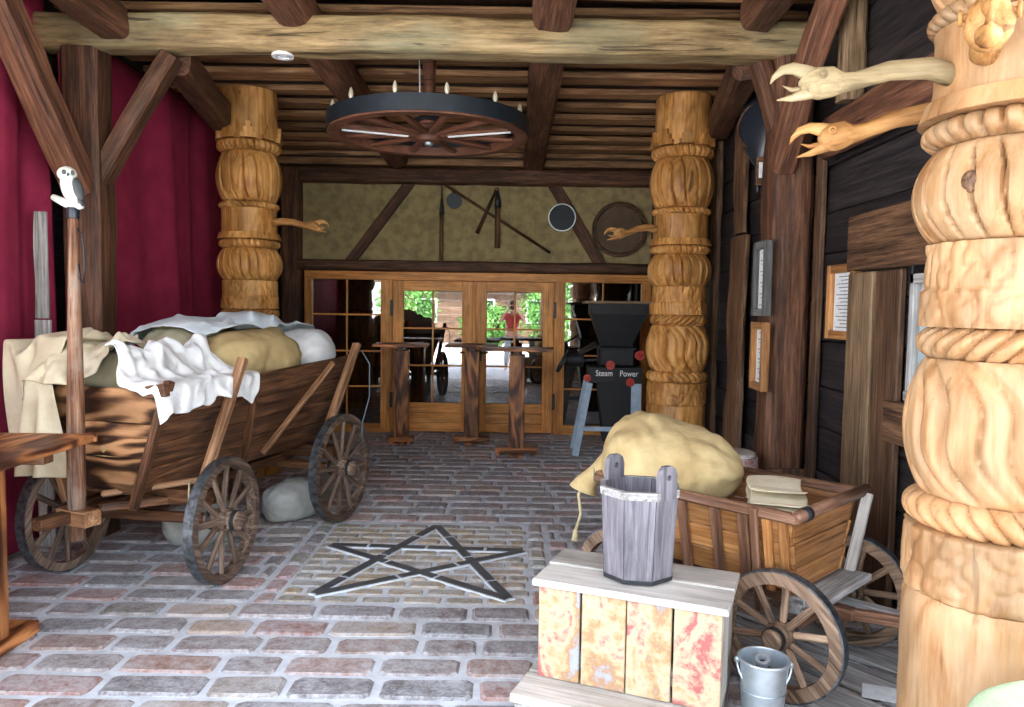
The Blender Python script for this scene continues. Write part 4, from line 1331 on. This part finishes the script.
wbk = empty('well_bucket', (.508, 2.91, .560), .25, 'grey faceted wooden well bucket standing on the painted crate', 'bucket')
with frame(wbk):
    ns = 8
    rb, rt, H = .140, .158, .355
    for k in range(ns):
        a0, a1 = 2 * PI * k / ns + .01, 2 * PI * (k + 1) / ns - .01
        vs = []
        for r_, z_ in ((rb, 0), (rt, H)):
            for q, a in ((0, a0), (0, a1), (.02, a1), (.02, a0)):
                vs.append(((r_ - q) * math.cos(a), (r_ - q) * math.sin(a), z_))
        stv = mk('stave', vs, [(3, 2, 1, 0), (4, 5, 6, 7), (0, 1, 5, 4), (1, 2, 6, 5), (2, 3, 7, 6), (3, 0, 4, 7)], 'bucket', wbk)
    def ring8(name, z, h, mat, r0, dr):
        vs, fs = [], []
        for z_, r_ in ((z, r0), (z, r0 + dr), (z + h, r0 + dr + .002), (z + h, r0)):
            for k in range(ns):
                a = 2 * PI * k / ns
                vs.append((r_ * math.cos(a), r_ * math.sin(a), z_))
        for i in range(4):
            for k in range(ns):
                k2 = (k + 1) % ns; i2 = (i + 1) % 4
                fs.append((i * ns + k, i * ns + k2, i2 * ns + k2, i2 * ns + k))
        return mk(name, vs, fs, mat, wbk)
    ring8('rim', H - .028, .03, 'grey', rt - .016, .020)
    ring8('bottom_hoop', .0, .016, 'iron', rb - .002, .004)
    lathe('bottom', [(.126, .01), (.126, .03)], 'bucket', wbk, None, 8, False)
    for s in (-1, 1):
        # ear with a hole for the rope
        pts = [(-.045, 0), (.045, 0), (.045, .09), (.036, .115), (.018, .128), (-.018, .128), (-.036, .115), (-.045, .09)]
        hole = [(.012 * math.cos(2 * PI * k / 8 + PI / 8 - PI / 2 - PI / 4), .085 + .012 * math.sin(2 * PI * k / 8 + PI / 8 - PI / 2 - PI / 4)) for k in range(8)]
        vs, fs = [], []
        for y_ in (-.012, .012):
            for p in pts: vs.append((p[0], y_, p[1]))
            for p in hole: vs.append((p[0], y_, p[1]))
        for k in range(8):
            k2 = (k + 1) % 8
            fs += [(k, k2, 8 + k2, 8 + k), (16 + k2, 16 + k, 24 + k, 24 + k2), (k, 16 + k, 16 + k2, k2), (8 + k2, 24 + k2, 24 + k, 8 + k)]
        a = 2 * PI * (.5 / 8) + (PI if s < 0 else 0) + PI * .5
        mk('ear', vs, fs, 'bucket', wbk, RZ(a - PI / 2) @ T(0, .140, H - .03))

pail = empty('metal_pail', (.955, 2.72, 0), .3, 'galvanised metal pail on the floor between crate and handcart wheel', 'pail')
with frame(pail):
    lathe('body', [(.066, 0), (.068, .004), (.088, .30), (.095, .305), (.095, .312), (.086, .312), (.084, .30), (.064, .02), (.0, .02)], 'galv', pail, None, 36)
    torus('rim', .0915, .0055, 'galv', pail, T(0, 0, .312), 36, 8)
    for z_ in (.10, .20):
        torus('rib', .068 + .02 * z_ / .3 + .002, .0025, 'galv', pail, T(0, 0, z_), 36, 6)
    tube('handle', [(.097 * math.cos(a), .097 * math.sin(a) * .8 - .03 * math.sin(a), .300 - .10 * math.sin(a)) for a in [PI * k / 14 for k in range(15)]], .004, 'galv', pail, 8, m=RZ(2.6))
    for s in (0, PI):
        ball('handle_lug', .012, .006, .014, 'galv', pail, RZ(s + 2.6) @ T(.095, 0, .295), 10, 6)
pg = empty('nozzle', (.955, 2.72, .10), 0, 'grey pipe nozzle sticking up out of the metal pail', 'nozzle')
with frame(pg):
    tube('pipe', [(.025, .01, -.07), (.0, -.005, .10), (-.012, -.02, .205)], [.022, .026, .024], 'tire', pg, 14)
    A, L = axes((-.012, -.02, .205), (-.016, -.028, .225))
    disc_ring('pipe_collar', .026, .014, .02, 'galv', pg, A @ RY(PI / 2), 20)

# ================================================================== BURNT-WOOD TABLES
def bar_table(loc, rot, label, H=1.17, W=.66, D=.50, post=.17, n=3, foot=.46):
    t = empty('bar_table', loc, rot, label, 'table', 'scorched wood standing tables')
    with frame(t):
        for i in range(n):
            box('top_plank', -W / 2, W / 2, -D / 2 + i * D / n + .002, -D / 2 + (i + 1) * D / n - .002, H - .032, H, 'flame', t)
        bar('top_bearer', (0, -D * .42, H - .052), (0, D * .42, H - .052), .07, .038, 'cart', t)
        box('post', -post / 2, post / 2, -post / 2, post / 2, .08, H - .07, 'flame', t, c=.008)
        bar('foot', (-foot / 2, 0, .055), (foot / 2, 0, .055), .16, .05, 'flame', t)
        bar('foot', (0, -foot / 2, .016), (0, foot / 2, .016), .14, .028, 'flame', t)
        bar('foot_pad', (-foot / 2 + .04, -.07, .015), (-foot / 2 + .04, .07, .015), .06, .03, 'flame', t)
        bar('foot_pad', (foot / 2 - .04, -.07, .015), (foot / 2 - .04, .07, .015), .06, .03, 'flame', t)
    return t
bar_table((-1.285, 8.72, 0), .05, 'scorched standing table with single post, leftmost of three before the doors', W=.62, foot=.30)
bar_table((-.465, 8.80, 0), .0, 'scorched standing table with single post, middle of three before the doors', W=.60, foot=.42)
bar_table((.06, 8.15, 0), -.03, 'scorched standing table with single post, nearest and rightmost before the doors', W=.78, foot=.46, D=.46)
# larger table cut by the left edge
tb = empty('plank_table', (-2.60, 3.25, 0), 0, 'dark scorched plank table at the left edge of the picture', 'table')
with frame(tb):
    for i in range(5):
        box('top_plank', -.42 + i * .18, -.42 + i * .18 + .176, -.85, .54, .888, .925, 'flame', tb, c=.005)
    box('edge_board', -.42, .478, .541, .566, .885, .925, 'flame', tb)
    for yy in (-.55, .22):
        bar('top_bearer', (-.38, yy, .865), (.44, yy, .865), .08, .045, 'cart', tb)
    for yy in (.06,):
        for x_ in (-.30, .24):
            box('post', x_ - .06, x_ + .06, yy - .07, yy + .07, .05, .845, 'flame', tb, c=.006)
    for x_ in (-.30, .24):
        box('foot', x_ - .09, x_ + .09, -.62, .30, 0.0, .06, 'flame', tb, c=.006)
        box('post', x_ - .06, x_ + .06, -.62 + .02, -.62 + .14, .061, .845, 'flame', tb, c=.006)
    bar('stretcher', (-.235, .06, .35), (.18, .06, .35), .05, .10, 'cart', tb)

# ================================================================== GRAIN MACHINE
gm = empty('grain_machine', (1.12, 8.30, 0), -.03, 'black grain machine with hopper, red knobs and blue-grey legs', 'machine')
with frame(gm):
    def frust(name, x0, x1, y0, y1, z0, X0, X1, Y0, Y1, z1, mat, parent):
        vs = [(x0, y0, z0), (x1, y0, z0), (x1, y1, z0), (x0, y1, z0), (X0, Y0, z1), (X1, Y0, z1), (X1, Y1, z1), (X0, Y1, z1)]
        return mk(name, vs, [(3, 2, 1, 0), (4, 5, 6, 7), (0, 1, 5, 4), (1, 2, 6, 5), (2, 3, 7, 6), (3, 0, 4, 7)], mat, parent)
    frust('hopper', -.14, .18, -.13, .13, 1.20, -.26, .34, -.22, .22, 1.55, 'blackmetal', gm)
    frust('hopper_rim', -.27, .35, -.23, .23, 1.55, -.27, .35, -.23, .23, 1.66, 'blackmetal', gm)
    box('lid_board', -.34, .40, -.27, .25, 1.661, 1.69, 'tanplank', gm)
    box('mill_housing', -.17, .22, -.16, .16, .98, 1.20, 'blackmetal', gm, c=.02)
    box('housing_band', -.19, .24, -.18, .18, 1.165, 1.185, 'blackmetal', gm)
    box('name_plate', -.28, .30, -.20, .18, .80, .975, 'blackmetal', gm, c=.006)
    frust('chute', -.10, .20, -.16, .14, .15, -.17, .24, -.19, .17, .80, 'blackmetal', gm)
    for x_, s in ((-.27, -1), (.24, 1)):
        for sy in (-1, 1):
            bar('leg', (x_ + s * (.14 if s < 0 else .0), sy * .21, 0), (x_, sy * .19, .80), .075 if s < 0 else .11, .03, 'legblue', gm, up=(0, 1, 0))
    bar('leg_brace', (-.34, -.205, .30), (.24, -.205, .30), .03, .05, 'legblue', gm)
    # knobs
    for (kx, ky, kz, r_) in ((-.295, -.215, .855, .040), (-.05, -.235, 1.00, .048), (.265, -.235, 1.11, .052), (.17, -.215, .815, .045)):
        kb = disc_ring('knob', r_, r_ * .45, .025, 'redpaint', gm, T(kx, ky, kz) @ RX(PI / 2), 28)
        lathe('knob_hub', [(.02, -.02), (.02, .012), (.012, .02)], 'redpaint', kb, T(kx, ky, kz) @ RX(PI / 2), 16)
        bar('knob_spoke', (kx - r_ * .7, ky, kz), (kx + r_ * .7, ky, kz), .012, .012, 'redpaint', kb)
        bar('knob_shaft', (kx, ky + .005, kz), (kx, -.12, kz), .018, .018, 'blackmetal', kb)
    # crank wheel at the left
    fw = lathe('motor_drum', [(.04, -.10), (.085, -.09), (.085, .09), (.04, .10)], 'blackmetal', gm, T(-.42, .0, 1.04) @ RY(PI / 2), 24)
    disc_ring('flywheel', .14, .11, .035, 'blackmetal', gm, T(-.55, 0, 1.02) @ RY(PI / 2 + .5), 32)
    for k in range(3):
        a = k * PI / 3
        A = T(-.55, 0, 1.02) @ RY(PI / 2 + .5) @ RZ(a)
        put('flywheel_spoke', box_mesh(.24, .02, .015, .003, 'blackmetal'), gm, A)
    bar('drive_shaft', (-.56, 0, 1.02), (-.16, 0, 1.04), .03, .03, 'blackmetal', gm)
    slab('belt_guard', [(-.38, -.12, 1.10), (-.18, -.12, 1.20), (-.18, .12, 1.24), (-.38, .12, 1.12)], .02, 'blackmetal', gm)
    for k, (txt, tx) in enumerate((('Steam', -.205), ('Power', .055))):
        cu = bpy.data.curves.new('lettering', 'FONT')
        cu.body = txt; cu.size = .092; cu.extrude = .0015
        tmp = bpy.data.objects.new('tmp', cu)
        COL.objects.link(tmp)
        me = bpy.data.meshes.new_from_object(tmp.evaluated_get(bpy.context.evaluated_depsgraph_get()))
        bpy.data.objects.remove(tmp)
        me.materials.clear(); me.materials.append(MT['whitepaint'])
        put('lettering', me, gm, T(tx, -.2025, .878) @ RX(PI / 2) @ Matrix.Diagonal((.82, 1.0, 1, 1)))

# ================================================================== CHANDELIER
ch = empty('wheel_chandelier', (-.68, 6.0, 2.95), 0, 'wagon wheel chandelier with black rim and small bulbs hanging from the ceiling', 'chandelier')
with frame(ch):
    Rw = .79
    rim = disc_ring('wooden_rim', Rw - .012, Rw - .10, .07, 'chanwood', ch, T(0, 0, .015), 72)
    disc_ring('iron_band', Rw, Rw - .014, .115, 'chanblack', ch, T(0, 0, .052), 72)
    lathe('hub', [(.06, -.06), (.09, -.05), (.10, -.02), (.10, .06), (.075, .08), (.075, .17)], 'chanwood', ch, None, 28)
    lathe('hub_cap', [(.022, -.085), (.034, -.078), (.034, -.058)], 'galv', ch, None, 20)
    lathe('hub_collar', [(.10, .10), (.115, .115), (.10, .13)], 'chanblack', ch, None, 24)
    lathe('pole', [(.05, .17), (.047, .45), (.06, .60), (.062, .68)], 'chanwood', ch, None, 24)
    tube('wire', [(-.065, -.02, .02), (-.07, -.02, .30), (-.075, -.02, .62)], .005, 'whitepaint', ch, 6)
    for k in range(12):
        a = 2 * PI * (k + .5) / 12 + .06
        p0, p1 = (.09 * math.cos(a), .09 * math.sin(a), .0), ((Rw - .08) * math.cos(a), (Rw - .08) * math.sin(a), .015)
        bar('spoke', p0, p1, .062, .034, 'chanwood', ch, c=.01)
    for ang in (195, -15):
        a = math.radians(ang)
        bar('spoke_lath', (.16 * math.cos(a), .16 * math.sin(a), -.022), ((Rw - .12) * math.cos(a), (Rw - .12) * math.sin(a), -.010), .022, .012, 'whitepaint', ch, c=.002)
    for ang in (-162, -132, -102, -74, -44, -16, 60, 120):
        a = math.radians(ang)
        m = T((Rw - .05) * math.cos(a), (Rw - .05) * math.sin(a), .05)
        sk_ = lathe('bulb_socket', [(.03, 0), (.03, .012), (.018, .018), (.016, .062), (.014, .064)], 'chanblack', ch, m, 16)
        lathe('bulb', [(.009, .064), (.011, .072), (.018, .090), (.019, .105), (.014, .130), (.006, .150), (.001, .156)], 'bulb', sk_, m, 16)

# ================================================================== TOOLS ON THE PLASTER
yw = YB + .03
def wtool(name, loc, label, cat='tool'):
    return empty(name, loc, 0, label, cat)
t = wtool('pike', (-.91, yw - .02, 2.2), 'short pike with dark tip hanging upright on the plaster')
tube('shaft', [(-.91, yw - .025, 2.19), (-.91, yw - .025, 2.78)], .026, 'brown', t, 12)
tube('socket', [(-.91, yw - .025, 2.76), (-.91, yw - .025, 2.86), (-.91, yw - .025, 2.96)], [.032, .022, .012], 'iron', t, 10)
tube('spike', [(-.91, yw - .025, 2.95), (-.91, yw - .025, 3.19)], [.012, .004], 'iron', t, 8)
t = wtool('skimmer', (-.75, yw - .02, 2.93), 'flat round skimmer disc with a long dark handle slanting over the plaster')
lathe('disc', [(.098, -.006), (.10, 0), (.098, .006)], 'iron', t, T(-.755, yw - .012, 2.935) @ RX(PI / 2), 28)
tube('long_handle', [(-.88, yw - .045, 3.13), (.46, yw - .045, 2.30)], .018, 'cart', t, 10)
tube('hanger', [(-.755, yw - .02, 3.02), (-.80, yw - .03, 3.08)], .008, 'iron', t, 6)
t = wtool('flail', (-.21, yw - .05, 2.4), 'wooden threshing flail with swinging stick hanging on the plaster')
tube('staff', [(-.205, yw - .05, 2.35), (-.205, yw - .05, 2.86)], .035, 'brown', t, 12)
tube('cap', [(-.205, yw - .05, 2.85), (-.205, yw - .05, 2.95), (-.215, yw - .05, 3.06)], [.042, .034, .014], 'iron', t, 10)
tube('swipple', [(-.23, yw - .05, 3.06), (-.46, yw - .05, 2.53)], [.018, .026], 'cart', t, 10)
torus('link_ring', .022, .006, 'iron', t, T(-.22, yw - .05, 3.075) @ RX(PI / 2), 16, 6)
t = wtool('hand_sieve', (.60, yw - .06, 2.70), 'small round sieve with pale rim and dark mesh on the wall brace', 'sieve')
disc_ring('rim', .172, .161, .07, 'galv', t, T(.60, yw - .075, 2.735) @ RX(PI / 2), 48)
lathe('mesh', [(.160, -.003), (.160, .003)], 'sieve', t, T(.60, yw - .085, 2.735) @ RX(PI / 2), 40, False)
t = wtool('grain_sieve', (1.33, yw - .04, 2.6), 'large round brown sieve behind the carved bird head on the plaster', 'sieve')
disc_ring('hoop', .345, .325, .07, 'cart', t, T(1.325, yw - .045, 2.60) @ RX(PI / 2), 56)
lathe('skin', [(.325, -.004), (.325, .004)], 'sieve2', t, T(1.325, yw - .030, 2.60) @ RX(PI / 2), 48, False)
torus('inner_hoop', .30, .010, 'cart', t, T(1.325, yw - .045, 2.60) @ RX(PI / 2), 48, 6)

# ================================================================== FRAMES AND GEAR ON THE RIGHT WALL
def pframe(name, label, x, y0, y1, z0, z1, mat, w=.05, t=.05, skew=0.0):
    o = empty(name, (x, (y0 + y1) / 2, z0), skew, label, 'frame')
    hy = (y1 - y0) / 2
    with frame(o):
        for s in (-1, 1):
            box('frame_side', -t, 0, s * (hy - w / 2) - w / 2, s * (hy - w / 2) + w / 2, 0, z1 - z0, mat, o)
            zz = w / 2 if s < 0 else z1 - z0 - w / 2
            box('frame_rail', -t, 0, -hy + w, hy - w, zz - w / 2, zz + w / 2, mat, o)
        box('printed_sheet', -.018, -.004, -hy + w, hy - w, w, z1 - z0 - w, 'paper', o, c=.0005)
        nl = 15
        for i in range(nl):
            zz = w + (z1 - z0 - 2 * w) * (i + 1) / (nl + 1)
            box('text_line', -.0195, -.0175, -hy + w + .03, hy - w - .03 - .03 * ((i * 5) % 3), zz - .0025, zz + .0025, 'tire', o, c=.0003)
    return o
pframe('picture_frame', 'grey wooden frame with a printed sheet, upper of two on the broad post', 1.70, 4.93, 5.21, 1.57, 2.07, 'greydark', skew=-.02)
pframe('picture_frame', 'orange-brown wooden frame, lower of two on the broad post', 1.70, 4.93, 5.21, 1.07, 1.53, 'hand', skew=-.02)
pframe('picture_frame', 'brown frame with a pale notice on the black plank wall', XR - .015, 4.33, 4.70, 1.44, 1.89, 'hand')
bl = empty('bellows', (1.88, 5.85, 2.62), .75, 'black leather bellows hanging high on the plank wall beside the broad post', 'bellows')
with frame(bl):
    def leaf(v):
        k = max(0, -v.z / .32)
        return Vector((v.x, v.y * (1 - .55 * k), v.z))
    ball('body', .06, .19, .30, 'leather', bl, T(0, 0, .38), 24, 18, leaf)
    tube('spout', [(0, 0, .10), (-.01, .0, -.08), (-.01, 0, -.12)], [.03, .018, .016], 'iron', bl, 10)
    torus('edge_hoop', .17, .012, 'cart', bl, T(-.035, 0, .40) @ RY(PI / 2), 32, 6)
    tube('hanging_loop', [(0, 0, .66), (.02, .02, .72), (.04, 0, .66)], .008, 'leather', bl, 6)
tag(bar('tag_board', (1.74, 5.48, 2.61), (2.015, 5.48, 2.61), .03, .20, 'brown', None), 'short brown board behind the white tag by the bellows', 'board')
tag(box('price_tag', 1.755, 1.815, 5.457, 5.464, 2.56, 2.67, 'paper', None, c=.0004), 'small white tag hanging below the black bellows', 'tag')

# stump behind the handcart
sp = empty('log_stump', (1.50, 5.02, 0), 0, 'pale-topped log stump standing behind the handcart', 'stump')
with frame(sp):
    carved('bark', 0, .63, lambda a, t: .165 + .01 * mnoise.noise((math.cos(a) * 3, math.sin(a) * 3, t * 3)), 'bark', sp, 40, 10)
    lathe('cut_face', [(.150, .63), (.155, .632), (.15, .652), (.13, .66)], 'cratetop', sp, None, 40)

# pale green cloth over a box, at the right edge
gc = drape(30, 30, lambda u, v: (-.33 + .66 * u, -.32 + .64 * v, .66 + .01 * math.sin(u * 9)), [(-.20, .20, -.17, .17, .64)], (), 150)
gb = empty('covered_box', (1.42, 1.74, 0), .3, 'pale green cloth draped over a box at the foot of the large column', 'cloth')
with frame(gb):
    cloth('cover', gc, 'greencloth', gb)
    for z_ in range(4):
        for s in (-1, 1):
            box('box_board', -.19, .19, s * .15 - .012, s * .15 + .012, .003 + z_ * .156, .156 + z_ * .156, 'brown', gb)
            box('box_board', s * .18 - .01, s * .18 + .01, -.135, .135, .003 + z_ * .156, .156 + z_ * .156, 'brown', gb)
    box('box_lid', -.195, .195, -.165, .165, .629, .638, 'brown', gb)

# ================================================================== THE YARD BEHIND THE CAMERA (mirrored in the door glass)
def bush(loc, rx, ry, h, seed, label, n=2600):
    b = empty('bush', loc, 0, label, 'bush', 'bushes in the yard')
    r_ = random.Random(seed)
    with frame(b):
        for k in range(4):
            a = r_.uniform(0, 6.28)
            tube('branch', [(0, 0, 0), (.2 * math.cos(a), .2 * math.sin(a), h * .4), (rx * .5 * math.cos(a), ry * .5 * math.sin(a), h * .75)], [.05, .035, .01], 'brown', b, 7)
        vs, fs = [], []
        for k in range(n):
            d = Vector((r_.gauss(0, 1), r_.gauss(0, 1), r_.gauss(0, 1))).normalized()
            q = r_.uniform(.6, 1.0) * (1 + .25 * mnoise.noise(d * 2.5 + Vector((seed, 0, 0))))
            p = Vector((d.x * rx * q, d.y * ry * q, max(.05, h * .52 + d.z * h * .5 * q)))
            u = Vector((r_.gauss(0, 1), r_.gauss(0, 1), r_.gauss(0, 1))).normalized()
            w = u.cross(d).normalized() if abs(u.dot(d)) < .95 else Vector((1, 0, 0))
            s = r_.uniform(.06, .12)
            i = len(vs)
            vs += [p - u * s, p + w * s * .45, p + u * s, p - w * s * .45]
            fs.append((i, i + 1, i + 2, i + 3))
        tag(mk('foliage', vs, fs, 'leaf', b), kind='stuff')
for a in ((( 1.6, -9.5, 0), 1.4, 1.0, 2.9, 1, 'leafy green bush in the yard behind the red-shirted person'), ((-.9, -11.0, 0), 1.3, 1.0, 1.7, 2, 'low green bush in the yard left of the mirrored person'), ((4.9, -9.5, 0), 1.5, 1.2, 3.2, 3, 'tall green bush at the far side of the yard'), ((-4.2, -10.5, 0), 1.3, 1.0, 3.0, 4, 'green bush mirrored in the left door')):
    bush(*a)
hs = empty('timber_house', (-1.5, -15, 0), 0, 'dark timber house across the yard mirrored in the doors', 'building')
with frame(hs):
    for i in range(9):
        box('wall_log', -4, 4, -.15, .15, i * .32, i * .32 + .31, 'housewood', hs)
    slab('roof', [(-4.6, .7, 2.7), (4.6, .7, 2.7), (4.6, -2.6, 5.0), (-4.6, -2.6, 5.0)], .12, 'housewood', hs)
    for x_ in (-2.4, .2, 2.6):
        wf = box('window_frame', x_ - .5, x_ + .5, .14, .20, .9, 2.0, 'whitepaint', hs)
        box('pane', x_ - .42, x_ + .42, .195, .205, .98, 1.92, 'leather', wf)
timber('yard_post', 'dark post standing in the yard beside the mirrored person', (.95, -3.6, -.02), (.95, -3.6, 3.6), .24, .24, 'post', seed=50, up=(1, 0, 0), cat='post')

# the person taking the picture, seen only as a reflection
def skin_body(name, nodes, edges, mat, parent, sub=2):
    me = bpy.data.meshes.new(name)
    me.from_pydata([n[0] for n in nodes], edges, [])
    me.materials.append(MT[mat])
    o = put(name, me, parent)
    md = o.modifiers.new('skin', 'SKIN'); md.use_smooth_shade = True
    lay = me.skin_vertices[0].data if me.skin_vertices else None
    if lay is None:
        bm = bmesh.new(); bm.from_mesh(me); bm.verts.layers.skin.verify(); bm.to_mesh(me); bm.free()
        lay = me.skin_vertices[0].data
    for i, n in enumerate(nodes):
        r = n[1]
        lay[i].radius = r if hasattr(r, '__len__') else (r, r)
        lay[i].use_root = (i == 0)
    md = o.modifiers.new('round', 'SUBSURF'); md.levels = sub; md.render_levels = sub
    return o
pe = empty('person', (0, -.40, 0), 0, 'person in a red shirt and light trousers photographing, mirrored in the door', 'person')
py = -.40
nodes = [((0, py, .95), (.16, .11)), ((0, py, 1.15), (.15, .11)), ((0, py + .01, 1.36), (.17, .11)), ((0, py + .02, 1.47), (.07, .06)), ((0, py + .03, 1.54), (.055, .055)),
         ((0, py + .05, 1.62), (.075, .09)), ((0, py + .05, 1.72), (.070, .085)), ((0, py + .05, 1.765), (.035, .04)),
         ((.19, py + .01, 1.41), (.06, .055)), ((.33, py + .07, 1.25), (.045, .045)), ((.20, py + .24, 1.42), (.034, .034)), ((.11, py + .33, 1.54), (.026, .03)),
         ((-.19, py + .01, 1.41), (.06, .055)), ((-.33, py + .07, 1.25), (.045, .045)), ((-.20, py + .24, 1.42), (.034, .034)), ((-.11, py + .33, 1.54), (.026, .03)),
         ((.10, py, .84), (.095, .10)), ((.13, py + .01, .48), (.06, .065)), ((.15, py - .02, .10), (.042, .045)), ((.16, py - .02, .03), (.04, .035)), ((.18, py + .16, .025), (.036, .022)),
         ((-.10, py, .84), (.095, .10)), ((-.13, py + .01, .48), (.06, .065)), ((-.15, py - .02, .10), (.042, .045)), ((-.16, py - .02, .03), (.04, .035)), ((-.18, py + .16, .025), (.036, .022))]
edges = [(0, 1), (1, 2), (2, 3), (3, 4), (4, 5), (5, 6), (6, 7), (2, 8), (8, 9), (9, 10), (10, 11), (2, 12), (12, 13), (13, 14), (14, 15),
         (0, 16), (16, 17), (17, 18), (18, 19), (19, 20), (0, 21), (21, 22), (22, 23), (23, 24), (24, 25)]
skin_body('body', nodes, edges, 'skin', pe)
sh = [((0, py, .93), (.185, .135)), ((0, py, 1.15), (.175, .13)), ((0, py + .01, 1.36), (.19, .13)), ((.20, py + .01, 1.41), (.08, .075)), ((.31, py + .06, 1.275), (.065, .065)), ((-.20, py + .01, 1.41), (.08, .075)), ((-.31, py + .06, 1.275), (.065, .065))]
skin_body('shirt', sh, [(0, 1), (1, 2), (2, 3), (3, 4), (2, 5), (5, 6)], 'shirt', pe)
tr = [((0, py, .93), (.175, .125)), ((.10, py, .82), (.112, .115)), ((.13, py + .01, .48), (.082, .085)), ((.15, py - .01, .14), (.07, .075)), ((-.10, py, .82), (.112, .115)), ((-.13, py + .01, .48), (.082, .085)), ((-.15, py - .01, .14), (.07, .075))]
skin_body('trousers', tr, [(0, 1), (1, 2), (2, 3), (0, 4), (4, 5), (5, 6)], 'shorts', pe)
ball('hair', .085, .10, .085, 'hair', pe, T(0, py + .03, 1.715), 18, 12)
for s in (-1, 1):
    ball('eye', .011, .008, .009, 'hair', pe, T(s * .03, py + .143, 1.655), 8, 6)
    ball('ear', .012, .02, .03, 'skin', pe, T(s * .08, py + .045, 1.645), 8, 6)
    for k in range(5):
        z_ = 1.545 + k * .018
        w = .020 if k < 4 else .0
        fp = [(s * .115, py + .33, 1.535 + .009 * k), (s * .098, py + .352, z_ + .005), (s * .082, py + .362, z_ + .008), (s * .066, py + .366, z_ + .01)] if k < 4 else [(s * .11, py + .33, 1.545), (s * .085, py + .335, 1.60), (s * .068, py + .340, 1.615)]
        tube('finger', fp, [.011, .009, .008, .006][:len(fp)], 'skin', pe, 8)
tube('nose', [(0, py + .138, 1.65), (0, py + .155, 1.615), (0, py + .14, 1.605)], [.009, .014, .008], 'skin', pe, 8)
ph = empty('phone', (0, -.05, 1.6), 0, 'dark phone held up by the mirrored person', 'phone')
box('case', -.078, .078, -.058, -.049, 1.562, 1.640, 'leather', ph, c=.003)
box('screen', -.072, .072, -.0592, -.0582, 1.567, 1.635, 'blackmetal', ph, c=.0004)
